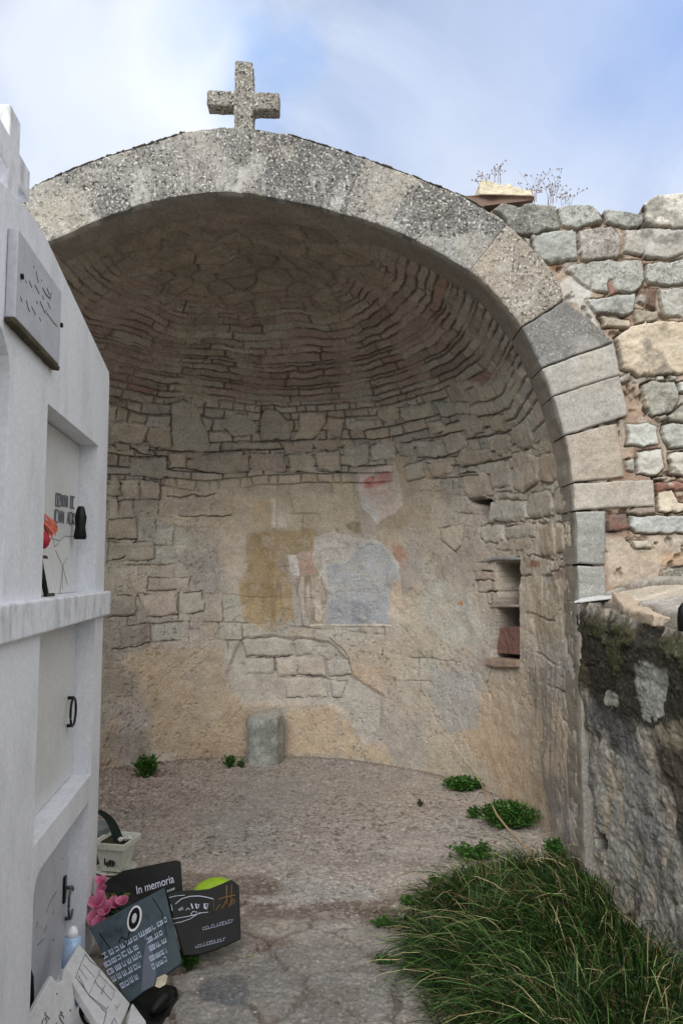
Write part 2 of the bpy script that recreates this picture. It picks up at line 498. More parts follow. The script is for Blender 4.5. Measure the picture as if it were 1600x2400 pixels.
def apse_pos(u, v, disp):
    """surface point displaced by disp towards the inside"""
    L0 = YC - YF; L1 = L0 + math.pi * RH
    th = np.clip((u - L0) / RH, 0, math.pi)
    dx, dy = np.cos(th), np.sin(th)
    oy = np.where(u < L0, u - L0, 0) + np.where(u > L1, -(u - L1), 0)
    al = np.clip((v - ZS) / RM, 0, math.pi / 2)
    ca, sa = np.cos(al), np.sin(al)
    nh, nz = ca, sa
    X = CX + dx * ca * RH - disp * dx * nh
    Y = YC + oy + dy * ca * RH - disp * dy * nh
    Z = np.where(v < ZS, v, ZS + RV * sa) - disp * nz
    return np.stack([X, Y, Z], -1)

c7 = lambda L: [(230 + x / 2.036, 800 + y / 2.036) for x, y in L]
c8 = lambda L: [(230 + x / 2.036, 1400 + y / 2.036) for x, y in L]
c5 = lambda L: [(800 + x / 2.613, 900 + y / 2.613) for x, y in L]
AU = lambda L: np.array([apse_uv(*p) for p in L])

ua = np.concatenate([np.arange(0, 5.35, 0.0062), np.arange(5.35, (YC - YF) * 2 + math.pi * RH + 0.03, 0.04)]).astype(f32)
va = np.concatenate([np.arange(-0.12, ZS + RM * math.pi / 2 - 0.35, 0.0062), np.linspace(ZS + RM * math.pi / 2 - 0.35, ZS + RM * math.pi / 2, 18)]).astype(f32)
U, V = np.meshgrid(ua, va, indexing='ij')
# low frequency warp so courses and outlines wander
WU = U + 0.05 * (fbm(U, V, 2.6, 3, 11) - 0.5) + 0.022 * (fbm(U, V, 13, 3, 12) - 0.5)
WV = V + 0.24 * (fbm(U, V, 0.9, 2, 13) - 0.5) + 0.032 * (fbm(U, V, 7, 3, 14) - 0.5)
nA = fbm(U, V, 1.3, 4, 21); nB = fbm(U, V, 5, 4, 22); nC = fbm(U, V, 22, 4, 23); nD = fbm(U, V, 60, 3, 24)

rs = random.Random(3)
def mk_bounds(a, b, lo, hi, rs=rs):
    o = [a]
    while o[-1] < b: o.append(o[-1] + rs.uniform(lo, hi))
    return o
# --- upper: thin slabs of the half dome
cosd = lambda v: np.cos(np.clip((v - ZS) / RM, 0, 1.5))
e1, r1, r1b = courses(WU, WV, mk_bounds(2.2, 5.6, 0.026, 0.082), 0.34, 5, cosd)
thin = e1
jw = 0.007 + 0.007 * nB
gth = 0.25 + 0.75 * sm(0.36, 0.58, fbm(U, V, 3.4, 4, 26))
h_thin = -0.026 * gth * (1 - sm(0.0, 1.0, e1 / jw)) + (r1 - 0.5) * 0.012 + 0.016 * (nC - 0.5) + 0.024 * (nB - 0.5) + 0.008 * (nD - .5)
base_up = mix(C(144, 130, 114), C(152, 140, 122), sm(0.35, 0.65, nA))  # brown dome stone, base also lowered to stand in for vault shade
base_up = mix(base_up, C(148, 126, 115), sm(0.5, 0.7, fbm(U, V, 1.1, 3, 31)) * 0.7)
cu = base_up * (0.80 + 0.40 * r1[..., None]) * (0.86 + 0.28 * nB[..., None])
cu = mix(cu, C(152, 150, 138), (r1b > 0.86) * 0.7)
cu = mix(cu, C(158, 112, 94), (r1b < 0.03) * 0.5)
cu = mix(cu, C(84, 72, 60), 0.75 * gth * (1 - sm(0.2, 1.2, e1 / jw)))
# --- lower: larger flush blocks under worn plaster
e2, r2, r2b = courses(WU, WV * 0.97 + 0.02, mk_bounds(-0.3, 3.2, 0.15, 0.26), 0.36, 6)
pl = sm(0.42, 0.56, fbm(U, V, 1.7, 4, 33) + 0.10 * (nC - 0.5))          # where plaster still covers the joints
pl = np.maximum(pl, sm(0.95, 0.55, V) * 0.95)
exposed = 1 - pl
jit = sm(0.35, 0.6, fbm(U, V, 4.0, 3, 34))
h_low = -0.020 * exposed * jit * (1 - sm(0.0, 1.0, e2 / (0.006 + 0.008 * nB))) + exposed * (r2 - 0.5) * 0.010 + 0.010 * (nC - 0.5) + 0.022 * (nB - 0.5) + pl * 0.006
cr = mix(C(172, 156, 130), C(166, 156, 138), sm(0.35, 0.62, nA))
cr = mix(cr, C(160, 148, 136), sm(0.45, 0.65, fbm(U, V, 2.3, 4, 35)) * 0.8)
clow = cr * (0.86 + 0.28 * nB[..., None])
clow = clow * (1 - exposed[..., None] * 0.22 * (0.5 - r2[..., None]))
clow = mix(clow, C(158, 160, 150), exposed * (r2b > 0.72) * 0.65)
clow = mix(clow, C(112, 98, 80), exposed * jit * 0.75 * (1 - sm(0.3, 1.4, e2 / 0.009)))
# tan bare plaster low down, bluish wash drifting over it
clow = mix(clow, C(172, 146, 112), sm(0.44, 0.62, fbm(U, V, 1.5, 4, 36)) * sm(1.25, 0.75, V + 0.4 * (nA - 0.5)) * 0.9)
clow = mix(clow, C(146, 142, 140), sm(0.55, 0.72, fbm(U, V, 1.9, 4, 37)) * 0.6)
# transition between both masonry types, following the photographed level of the first thin course
lv = AU([(1335, 905), (1200, 880), (1050, 905), (900, 935), (700, 940), (560, 940), (430, 930), (250, 960)])
o_ = np.argsort(lv[:, 0]); lvl = np.interp(ua, lv[o_, 0], lv[o_, 1])[:, None]
mid_rubble = None
T = sm(-0.03, 0.03, WV - lvl + 0.10 * (nA - 0.5))
Hh = h_low * (1 - T) + h_thin * T
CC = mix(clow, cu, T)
SPK = 0.15 + 0.25 * nA
# --- rubble band between: free-form stones
e3, r3, r3b = courses(WU + 0.03 * (nB - .5), WV * 1.02, mk_bounds(1.5, 4.2, 0.07, 0.16), 0.2, 8)
band = sm(lvl - 0.95, lvl - 0.75, V + 0.25 * (nA - 0.5)) * (1 - T) * sm(0.30, 0.45, fbm(U, V, 2.1, 3, 39))
h3 = -0.035 * (1 - sm(0, 1, e3 / (0.007 + 0.01 * nB))) + (r3 - 0.5) * 0.02 + 0.014 * (nC - .5)
c3_ = mix(C(170, 156, 136), C(160, 158, 148), sm(0.3, 0.7, r3b)) * (0.84 + 0.32 * r3[..., None]) * (0.88 + 0.24 * nB[..., None])
c3_ = mix(c3_, C(106, 94, 78), 0.7 * (1 - sm(0.2, 1.3, e3 / 0.01)))
Hh = Hh * (1 - band) + h3 * band; CC = mix(CC, c3_, band)

# crazed plaster: fine wandering cracks and chipped pocks
rg = np.abs(fbm(U, V, 4.5, 5, 51) - 0.5); ck = (1 - sm(0.0, 0.010, rg)) * sm(0.45, 0.62, fbm(U, V, 1.9, 3, 52)) * (1 - T)
rg2 = np.abs(fbm(U, V, 10, 4, 53) - 0.5); ck2 = (1 - sm(0.0, 0.014, rg2)) * sm(0.50, 0.66, fbm(U, V, 2.6, 3, 54)) * (1 - T)
pk_ = sm(0.70, 0.78, fbm(U, V, 34, 3, 55)) * sm(0.35, 0.55, nA)
Hh = Hh - 0.010 * ck - 0.006 * ck2 - 0.010 * pk_
CC = mix(CC, C(104, 92, 76), np.clip(ck * .7 + ck2 * .45 + pk_ * .45, 0, .8))
chip = sm(0.52, 0.56, fbm(U, V, 3.1, 6, 56, .62)) * (1 - T) * sm(.8, 1.3, V)
CC = mix(CC, C(186, 176, 154), chip * .35); Hh = Hh + 0.005 * chip
# crown of the vault: small rubble laid in plan, no fan of courses
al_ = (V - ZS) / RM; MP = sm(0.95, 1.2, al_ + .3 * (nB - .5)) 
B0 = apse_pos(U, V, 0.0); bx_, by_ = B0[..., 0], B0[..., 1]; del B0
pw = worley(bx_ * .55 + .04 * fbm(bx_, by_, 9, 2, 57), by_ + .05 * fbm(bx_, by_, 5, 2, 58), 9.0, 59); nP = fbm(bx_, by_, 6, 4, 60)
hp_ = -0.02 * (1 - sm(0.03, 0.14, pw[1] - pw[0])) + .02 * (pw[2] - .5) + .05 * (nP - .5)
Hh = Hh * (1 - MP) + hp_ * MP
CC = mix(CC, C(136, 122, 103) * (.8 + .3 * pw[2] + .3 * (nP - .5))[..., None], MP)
del bx_, by_, pw

FU = U + 0.036 * (fbm(U, V, 9, 3, 41) - 0.5) + 0.024 * (nC - 0.5)
FV = V + 0.036 * (fbm(U, V, 9, 3, 42) - 0.5) + 0.024 * (fbm(U, V, 22, 4, 43) - 0.5)
def sub(P, m=0.06):
    P = np.asarray(P)
    i0, i1 = np.searchsorted(ua, [P[:, 0].min() - m, P[:, 0].max() + m]); j0, j1 = np.searchsorted(va, [P[:, 1].min() - m, P[:, 1].max() + m])
    return slice(i0, i1), slice(j0, j1)
def stone(P, col, rise=0.014, joint=0.03, jw=0.011, cv=0.2):
    """a single traced block with open joint round it"""
    S = sub(P)
    d = poly_sdf(P, FU[S], FV[S])
    ins = sm(-0.003, 0.004, d)
    rim = sm(-jw, -0.002, d) * (1 - ins)
    dome = rise * (1 - (1 - np.clip(d / 0.03, 0, 1)) ** 2)
    h_in = dome + 0.012 * (nC[S] - 0.5) + 0.012 * (nB[S] - .5)
    gate = sm(0.38, 0.58, fbm(U[S], V[S], 8, 3, int(P[0][0] * 1000) % 97 + 50))
    Hh[S] = Hh[S] * (1 - ins) + h_in * ins - rim * joint * gate
    c = (np.asarray(col) * .6 + C(176, 164, 144) * .4) * (1 - cv + 2 * cv * fbm(U[S], V[S], 11, 5, 61))[..., None]
    CC[S] = mix(CC[S], c, ins * 0.75)
    CC[S] = mix(CC[S], C(92, 80, 66), rim * 0.5 * gate)
def wash(P, col, amt=0.85, soft=0.012, h=0.0, texture=0.25, warp=1.0):
    S = sub(P, 0.12)
    fu = U[S] + (FU[S] - U[S]) * warp; fv = V[S] + (FV[S] - V[S]) * warp
    d = poly_sdf(P, fu, fv)
    m = sm(-soft, soft, d)
    wear = sm(0.30, 0.50, fbm(U[S], V[S], 13, 5, 71, .65))
    c = np.asarray(col) * (1 - texture / 2 + texture * fbm(U[S], V[S], 12, 5, 72))[..., None]
    lone = 1 - .55 * sm(.60, .68, fbm(U[S], V[S], 6, 5, 74, .65))
    CC[S] = mix(CC[S], c, m * amt * (0.5 + 0.5 * wear) * lone)
    Hh[S] += h * m
def streak(P, col, amt=0.6):
    S = sub(P, 0.1); d = poly_sdf(P, FU[S], FV[S])
    m = sm(-0.01, 0.02, d) * sm(0.45, 0.65, fbm(U[S], V[S] * 0.12, 40, 3, 73))
    CC[S] = mix(CC[S], np.asarray(col) + 0 * CC[S], m * amt)

TAN = C(176, 160, 138); GRY = C(160, 162, 152); CRM = C(190, 176, 152); PNK = C(172, 150, 136); GRN = C(160, 168, 156); ORG = C(170, 144, 108); DRK = C(128, 122, 112)
for pts, col in (
    ([(60, 395), (90, 385), (225, 395), (235, 420), (225, 485), (120, 485), (60, 440)], CRM),
    ([(240, 410), (345, 400), (350, 515), (250, 505), (232, 450)], TAN),
    ([(350, 300), (410, 285), (470, 300), (495, 360), (535, 470), (525, 525), (350, 520)], C(158, 160, 146)),
    ([(590, 400), (630, 345), (720, 350), (750, 400), (760, 450), (640, 455)], GRY),
    ([(765, 370), (800, 325), (860, 335), (920, 390), (915, 465), (780, 470)], C(146, 148, 138)),
    ([(640, 480), (860, 480), (870, 510), (640, 518)], GRY),
    ([(955, 340), (1080, 345), (1085, 390), (1030, 465), (920, 470), (960, 420)], CRM),
    ([(1090, 360), (1170, 370), (1165, 460), (1090, 450)], PNK),
    ([(880, 482), (1028, 475), (1028, 528), (890, 525)], PNK),
    ([(1035, 470), (1155, 465), (1150, 520), (1040, 515)], TAN),
    ([(905, 540), (1020, 535), (1035, 570), (1020, 625), (910, 620)], C(196, 184, 160)),
    ([(1035, 530), (1155, 520), (1155, 620), (1045, 610)], CRM),
    ([(727, 532), (888, 532), (895, 620), (733, 620)], PNK),
    ([(430, 560), (550, 535), (720, 540), (720, 620), (600, 635), (430, 610)], C(152, 142, 126)),
    ([(340, 530), (420, 535), (420, 605), (345, 610)], TAN),
    ([(80, 485), (158, 495), (155, 520), (90, 520)], TAN), ([(165, 495), (250, 500), (240, 540), (170, 525)], TAN),
    ([(150, 560), (330, 555), (330, 620), (300, 660), (150, 640)], C(150, 148, 138)),
    ([(1295, 500), (1410, 480), (1420, 560), (1310, 570)], C(182, 184, 172)), ([(1170, 500), (1285, 490), (1295, 570), (1220, 600), (1180, 590)], GRN),
    ([(50, 660), (100, 650), (108, 740), (50, 740)], TAN), ([(112, 662), (195, 660), (195, 750), (122, 760)], CRM), ([(205, 662), (290, 670), (305, 755), (205, 758)], TAN),
    ([(50, 752), (92, 752), (88, 830), (50, 830)], CRM), ([(98, 768), (168, 762), (168, 840), (98, 840)], TAN), ([(50, 850), (188, 846), (193, 938), (50, 938)], C(164, 148, 118)),
    ([(50, 955), (265, 955), (270, 1035), (150, 1050), (50, 1060)], C(160, 148, 126)),
    ([(245, 1132), (440, 1128), (440, 1188), (248, 1188)], PNK), ([(192, 1206), (373, 1198), (383, 1308), (240, 1313)], PNK), ([(387, 1198), (500, 1192), (500, 1288), (394, 1308)], GRY),
    ([(30, 1212), (180, 1212), (184, 1308), (30, 1318)], DRK)):
    stone(AU(c7(pts)), col)
for pts, col in (
    ([(35, 240), (200, 220), (210, 270), (90, 305), (40, 280)], C(186, 180, 164)), ([(220, 150), (338, 135), (350, 218), (262, 238), (220, 200)], TAN),
    ([(358, 150), (545, 108), (566, 196), (390, 232), (356, 200)], C(176, 180, 162)), ([(575, 105), (780, 110), (780, 178), (602, 202)], C(156, 164, 154)),
    ([(512, 240), (600, 226), (656, 280), (560, 303)], C(184, 176, 160)), ([(718, 215), (800, 182), (868, 230), (868, 298), (790, 332), (722, 270)], C(158, 150, 136)),
    ([(882, 200), (988, 182), (998, 288), (932, 298)], C(160, 144, 116)), ([(452, 352), (605, 346), (636, 438), (470, 458)], C(156, 158, 150)),
    ([(614, 322), (718, 292), (776, 360), (716, 428), (646, 436)], C(164, 158, 146)), ([(932, 312), (1028, 310), (1038, 398), (962, 446), (932, 390)], C(152, 142, 130)),
    ([(1042, 252), (1148, 242), (1186, 388), (1082, 398), (1042, 320)], C(146, 136, 120)), ([(324, 372), (438, 362), (443, 446), (352, 438)], C(146, 148, 136)),
    ([(522, 492), (656, 472), (678, 548), (562, 568)], C(178, 156, 126)), ([(384, 502), (498, 482), (508, 568), (402, 598)], C(166, 162, 148)),
    ([(732, 402), (906, 402), (928, 456), (742, 518), (692, 470)], C(152, 138, 120)), ([(742, 570), (888, 547), (916, 648), (890, 698), (782, 698), (747, 660)], C(166, 148, 124)),
    ([(903, 532), (1028, 464), (1046, 636), (922, 638)], C(156, 146, 132)), ([(1042, 432), (1140, 418), (1198, 442), (1198, 598), (1110, 664), (1052, 640)], C(176, 162, 138)),
    ([(1208, 440), (1346, 404), (1360, 598), (1214, 618)], C(156, 128, 94)), ([(932, 662), (1098, 680), (1106, 708), (932, 704)], C(160, 152, 140)),
    ([(918, 718), (1128, 716), (1136, 818), (893, 852)], C(170, 172, 164)), ([(1152, 672), (1288, 642), (1296, 808), (1148, 818)], C(154, 146, 130)),
    ([(1300, 652), (1396, 622), (1396, 778), (1312, 798)], C(148, 128, 100)), ([(857, 872), (993, 862), (998, 956), (880, 982), (852, 950)], C(184, 178, 162)),
    ([(1003, 872), (1188, 852), (1192, 942), (1008, 952)], C(158, 154, 146)), ([(1212, 852), (1310, 832), (1312, 1050), (1222, 1046)], C(160, 136, 102)), ([(1316, 860), (1368, 850), (1372, 1040), (1318, 1040)], C(166, 144, 110)),
    ([(600, 890), (745, 862), (750, 950), (695, 1026), (610, 960)], C(180, 166, 140))):
    stone(AU(c5(pts)), col)
# frescoes and plaster remains
wash(AU(c7([(300, 640), (880, 630), (1180, 640), (1230, 900), (900, 890), (720, 890), (700, 960), (560, 980), (300, 860)])), C(190, 174, 146), 0.65, 0.04)
wash(AU(c7([(290, 890), (440, 895), (440, 980), (350, 1040), (280, 1010)])), C(182, 180, 162), 0.8)
wash(AU(c7([(340, 830), (470, 845), (470, 885), (370, 880)])), C(196, 184, 152), 0.8, h=0.008)
wash(AU(c7([(480, 845), (650, 840), (640, 885), (480, 890)])), C(184, 168, 136), 0.7, h=0.006)
wash(AU(c7([(1000, 640), (1240, 640), (1200, 880), (960, 880)])), C(180, 166, 132), 0.5, 0.03)
wash(AU(c7([(575, 1000), (600, 930), (700, 900), (715, 1100), (690, 1140), (590, 1080)])), C(190, 170, 146), 0.7)
wash(AU(c7([(740, 760), (820, 755), (820, 890), (740, 890)])), C(190, 162, 116), 0.85, h=0.008, warp=0.4)
wash(AU(c7([(825, 745), (850, 745), (850, 892), (825, 892)])), C(206, 196, 176), 0.9, 0.004, h=0.014, warp=0.2)
wash(AU(c7([(862, 790), (925, 840), (935, 885), (862, 890)])), C(192, 186, 168), 0.85, h=0.008, warp=0.5)
OCH = AU(c7([(735, 910), (1040, 892), (1038, 960), (1000, 1010), (905, 1020), (922, 1180), (935, 1330), (820, 1385), (700, 1325), (672, 1180), (705, 1100), (715, 950)]))
wash(OCH, C(160, 134, 82), 0.95, 0.03, texture=0.5)
wash(OCH, C(158, 132, 82), 0.6, 0.02, texture=0.4)
streak(AU(c7([(770, 1010), (880, 1000), (890, 1350), (790, 1370)])), C(132, 104, 50), 0.6)
wash(AU(c7([(790, 985), (840, 985), (850, 1320), (770, 1320)])), C(140, 112, 58), 0.5, 0.05)
wash(AU(c7([(950, 1020), (1030, 990), (1065, 1110), (968, 1115)])), C(186, 144, 122), 0.8)
wash(AU(c7([(940, 1125), (1070, 1115), (1092, 1200), (1075, 1352), (1010, 1345), (940, 1200)])), C(140, 122, 96), 0.85, 0.015)
streak(AU(c7([(940, 1125), (1080, 1115), (1085, 1340), (950, 1330)])), C(190, 176, 158), 0.75)
wash(AU(c7([(905, 1020), (950, 1020), (960, 1118), (925, 1120)])), C(206, 204, 198), 0.98, 0.005, h=0.006, warp=0.4)
wash(AU(c7([(1030, 1060), (1025, 940), (1130, 905), (1245, 945), (1340, 955), (1440, 1060), (1445, 1140), (1385, 1170), (1100, 1200)])), C(186, 180, 170), 0.95, 0.01, h=0.006)
wash(AU(c7([(1085, 1060), (1180, 1060), (1270, 955), (1350, 965), (1435, 1070), (1440, 1130), (1385, 1170), (1395, 1350), (1090, 1352), (1100, 1200)])), C(158, 162, 168), 0.98, 0.02, h=0.004, texture=0.35)
wash(AU(c7([(1110, 1240), (1380, 1230), (1385, 1350), (1095, 1352)])), C(140, 146, 156), 0.7, 0.03)
wash(AU(c7([(1215, 1240), (1285, 1245), (1290, 1350), (1200, 1350)])), C(126, 132, 142), 0.6, 0.02)
wash(AU(c7([(1400, 1150), (1445, 1130), (1455, 1260), (1400, 1300)])), C(196, 172, 144), 0.85)
wash(AU(c7([(1400, 955), (1435, 960), (1485, 1020), (1470, 1090), (1440, 1060), (1400, 1000)])), C(176, 128, 98), 0.85)
wash(AU(c7([(1230, 620), (1420, 580), (1435, 640), (1455, 790), (1340, 880), (1262, 800), (1240, 700)])), C(190, 174, 164), 0.95, 0.006, h=0.009)
wash(AU(c7([(1240, 720), (1290, 740), (1340, 830), (1338, 878), (1262, 800)])), C(178, 186, 184), 0.8, 0.01)
wash(AU(c7([(1265, 665), (1330, 635), (1395, 618), (1412, 640), (1395, 678), (1280, 700)])), C(192, 112, 106), 0.95, 0.006, h=0.003)
wash(AU(c7([(1290, 715), (1380, 705), (1385, 740), (1300, 735)])), C(188, 140, 130), 0.6)
wash(AU(c7([(1180, 870), (1250, 865), (1255, 935), (1225, 915), (1190, 900)])), C(120, 108, 62), 0.8)
wash(AU(c7([(1380, 830), (1480, 830), (1480, 900), (1330, 900)])), C(150, 134, 92), 0.6, 0.03)
# straight plaster edge under the fresco
wash(AU(c7([(1010, 1352), (1400, 1352), (1400, 1362), (1010, 1362)])), C(196, 182, 158), 0.8, 0.004, h=0.01, warp=0.2)
# hollow of bare rubble low in the middle
HOL = AU(c8([(610, 370), (650, 260), (700, 195), (830, 180), (1000, 200), (1120, 215), (1190, 300), (1215, 370), (1360, 470), (1350, 620), (1285, 700), (1210, 600), (1130, 520), (900, 500), (700, 520), (640, 460)]))
S = sub(HOL, 0.15); dd = poly_sdf(HOL, FU[S], FV[S]); mm = sm(-0.02, 0.03, dd)
Hh[S] -= 0.028 * mm; CC[S] = mix(CC[S], C(164, 158, 146) * (0.8 + 0.4 * nB[S][..., None]), mm * 0.85)
for pts, col in (([(690, 205), (830, 190), (920, 205), (930, 280), (700, 280)], GRY), ([(690, 295), (830, 290), (835, 360), (700, 365)], GRY), ([(845, 300), (935, 290), (945, 370), (850, 375)], C(170, 160, 142)),
                 ([(935, 205), (1025, 205), (1030, 275), (940, 285)], GRY), ([(945, 295), (1075, 290), (1080, 375), (950, 370)], C(164, 150, 134)), ([(1085, 300), (1190, 300), (1205, 370), (1090, 375)], C(146, 144, 138)),
                 ([(890, 390), (1060, 385), (1090, 480), (900, 480)], C(172, 166, 154)), ([(1100, 395), (1180, 400), (1160, 480), (1110, 480)], C(150, 150, 148))):
    S0 = sub(AU(c8(pts))); keep = Hh[S0].copy()
    stone(AU(c8(pts)), col, rise=0.012, joint=0.016, jw=0.01)
    Hh[S0] -= 0.02 * sm(-0.003, 0.004, poly_sdf(AU(c8(pts)), FU[S0], FV[S0]))
wash(AU(c8([(120, 250), (600, 240), (600, 380), (630, 480), (700, 530), (690, 740), (280, 750), (230, 560), (130, 300)])), C(172, 148, 112), 0.75, 0.06)
wash(AU(c8([(900, 530), (1130, 520), (1210, 610), (1250, 700), (1380, 700), (1400, 790), (1100, 750), (900, 745)])), C(184, 156, 116), 0.8, 0.04)
wash(AU(c8([(1200, 340), (1360, 320), (1350, 450), (1300, 440), (1215, 370)])), C(178, 150, 114), 0.7, 0.03)
wash(AU(c8([(1380, 600), (1568, 560), (1568, 820), (1400, 780)])), C(144, 140, 134), 0.7, 0.05)
wash(AU(c8([(20, 0), (250, 60), (250, 230), (120, 300), (190, 400), (150, 480), (20, 440)])), C(130, 120, 106), 0.75, 0.05)
wash(AU(c8([(170, 510), (250, 520), (250, 620), (180, 620)])), C(142, 140, 138), 0.6, 0.04)
wash(AU(c8([(20, 640), (240, 640), (250, 760), (20, 790)])), C(124, 108, 90), 0.6, 0.06)
wash(AU(c5([(480, 1230), (640, 1200), (830, 1320), (880, 1450), (860, 1600), (640, 1600), (500, 1500)])), C(164, 164, 154), 0.75, 0.04)
wash(AU([(1010, 1570), (1120, 1580), (1125, 1700), (1050, 1720), (1000, 1640)]), C(146, 146, 142), 0.8, 0.02)
wash(AU([(1090, 1300), (1240, 1300), (1300, 1600), (1330, 1900), (1250, 1900), (1180, 1600)]), C(150, 138, 122), 0.5, 0.06)
streak(AU([(1230, 1560), (1335, 1560), (1360, 1990), (1290, 1980)]), C(110, 108, 104), 0.7)
wash(AU([(1270, 1820), (1330, 1820), (1340, 1980), (1290, 1960)]), C(98, 98, 100), 0.6, 0.03)
wash(AU([(1120, 1750), (1260, 1800), (1300, 1960), (1200, 1900)]), C(158, 132, 92), 0.6, 0.05)
wash(AU([(900, 1000), (1050, 1250), (1040, 1330), (960, 1300)]), C(160, 146, 120), 0.3, 0.05)
# dark hole by the missing stone, and thin cracks
for P_, dep in ((AU(c5([(775, 705), (925, 703), (905, 760), (890, 835), (850, 830), (845, 760)])), 0.22), (AU(c5([(690, 555), (740, 545), (820, 535), (825, 545), (750, 560)])), 0.05)):
    S = sub(P_); m = sm(-0.002, 0.012, poly_sdf(P_, FU[S], FV[S])); Hh[S] -= dep * m; CC[S] = mix(CC[S], C(70, 60, 50), m * 0.8)
def crack(L, wd=0.006, dep=0.03, col=C(84, 74, 62)):
    P = AU(L); S = sub(P, 0.05)
    d = np.full(U[S].shape, 1e9, f32)
    for a in range(len(P) - 1):
        x0, y0 = P[a]; x1, y1 = P[a + 1]; ex, ey = x1 - x0, y1 - y0
        t = np.clip(((FU[S] - x0) * ex + (FV[S] - y0) * ey) / (ex * ex + ey * ey + 1e-12), 0, 1)
        d = np.minimum(d, np.hypot(FU[S] - x0 - t * ex, FV[S] - y0 - t * ey))
    m = 1 - sm(wd * 0.3, wd, d); m = m * sm(0.25, 0.4, fbm(U[S], V[S], 12, 3, 91))
    Hh[S] -= dep * m; CC[S] = mix(CC[S], col, m * 0.7)
for L in (c7([(345, 610), (400, 608), (440, 615), (520, 628), (620, 633)]), c7([(910, 625), (1020, 630)]), c7([(1040, 622), (1155, 624)]), c7([(160, 515), (220, 538), (330, 552)]), c5([(880, 858), (1000, 852), (1140, 832), (1300, 805), (1380, 790)]),
          c5([(1110, 670), (1200, 602), (1300, 600)]), c5([(470, 465), (640, 440)]), c5([(650, 440), (730, 405)]), c5([(745, 520), (920, 470)]), c8([(700, 288), (840, 290), (925, 282)]), c8([(835, 290), (840, 350)]), c8([(870, 385), (1000, 375), (1100, 388)]),
          c8([(60, 250), (180, 235), (250, 225)]), c8([(1100, 190), (1180, 260), (1210, 330)]), c7([(40, 940), (190, 938)]), c7([(40, 1055), (130, 1030)]), c7([(290, 740), (330, 640)]), c7([(280, 890), (300, 740)]), c7([(330, 740), (500, 738), (560, 730)]), c7([(380, 835), (500, 838), (640, 832)]),
          c8([(1365, 140), (1370, 210), (1340, 300)]), [(1175, 1510), (1140, 1600)], c5([(1310, 880), (1318, 960), (1330, 1020)]), c5([(1210, 960), (1220, 1060)])):
    crack(L)
for (px, py, n) in ((1000, 1640, 1), ):
    crack([(1000, 1630), (1040, 1700), (1075, 1760), (1115, 1815)], 0.008, -0.004, C(196, 172, 132))
wash(AU([(1074, 1408), (1084, 1408), (1084, 1418), (1074, 1418)]), C(190, 110, 40), 1.0, 0.003, warp=0.3)

# niche: recess displaced outwards through the wall thickness
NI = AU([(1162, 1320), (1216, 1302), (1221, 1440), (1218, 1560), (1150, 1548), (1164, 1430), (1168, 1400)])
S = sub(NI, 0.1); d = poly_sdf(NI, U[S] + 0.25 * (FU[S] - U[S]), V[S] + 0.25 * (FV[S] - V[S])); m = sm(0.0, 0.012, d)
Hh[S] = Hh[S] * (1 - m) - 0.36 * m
CC[S] = mix(CC[S], C(112, 101, 91) * (0.8 + 0.4 * nC[S][..., None]), m)  # shade inside the niche mixed into the recess stone colour
# eroded slab courses on the near side of the recess
for y0, y1, x0, col in ((1318, 1340, 1116, C(156, 140, 128)), (1340, 1362, 1110, C(158, 124, 104)), (1362, 1388, 1118, C(160, 142, 130)), (1388, 1418, 1140, C(158, 146, 134))):
    P_ = AU([(x0, y0), (1150, y0 - 2), (1150, y1 - 2), (x0 + 3, y1)])
    stone(P_, col, rise=0.004, joint=0.03, jw=0.008)
for L in ([(1128, 1338), (1165, 1340)], [(1142, 1385), (1180, 1387)], [(1112, 1362), (1165, 1360)], [(1290, 1338), (1330, 1332)], [(1235, 1300), (1340, 1318)]):
    crack(L, 0.007, 0.03)
wash(AU([(1232, 1316), (1266, 1316), (1266, 1330), (1232, 1330)]), C(148, 98, 74), 0.9, 0.004)
wash(AU([(1285, 1340), (1330, 1335), (1330, 1358), (1290, 1362)]), C(140, 110, 96), 0.8, 0.006)
wash(AU([(1240, 1365), (1335, 1370), (1330, 1500), (1245, 1480)]), C(166, 148, 114), 0.6, 0.03)

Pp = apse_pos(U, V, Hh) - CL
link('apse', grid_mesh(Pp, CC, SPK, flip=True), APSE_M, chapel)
del U, V, WU, WV

# niche slabs
def apse_dir(px, py):
    u, v = apse_uv(px, py)
    p = apse_pos(np.array([u]), np.array([v]), np.array([0.0]))[0]; q = apse_pos(np.array([u + 0.01]), np.array([v]), np.array([0.0]))[0]
    t = (q - p) / np.linalg.norm(q - p); n = np.array([-t[1], t[0], 0.0])
    if n[0] > 0: n = -n
    return p, t, n          # surface point, along (away from camera), inward normal
def niche_slab(name, px0, px1, pyc, thick, out, depth, mat, col, label, tilt=0.0, disp=0.006):
    p0, t, n = apse_dir(px0, pyc); p1, _, _ = apse_dir(px1, pyc)
    b = MB(); b.cc = tuple(col)
    a = p1 - p0
    nn = n.copy()
    o = p0 + n * out - np.array([0, 0, thick / 2])
    # outline with slight irregularity
    poly = [o, o + a * 0.35 + n * 0.008, o + a * 0.7 - n * 0.004, o + a + n * 0.005 + np.array([0, 0, tilt]), o + a - nn * (out + depth) + np.array([0, 0, tilt]), o - nn * (out + depth)]
    b.prism(poly, (0, 0, thick))
    ob = b.build(name, mat, chapel, bevel=0.006, seg=2, subdiv=3, displace=(disp, 0.05))
    if label: ob['label'] = label
niche_slab('niche_lintel', 1219, 1148, 1309, 0.02, 0.03, 0.34, WALL_M, C(150, 152, 150), 'thin grey slab over the wall niche', tilt=-0.012)
niche_slab('niche_shelf', 1217, 1150, 1420, 0.02, 0.008, 0.32, WALL_M, C(160, 150, 138), None, tilt=-0.004)
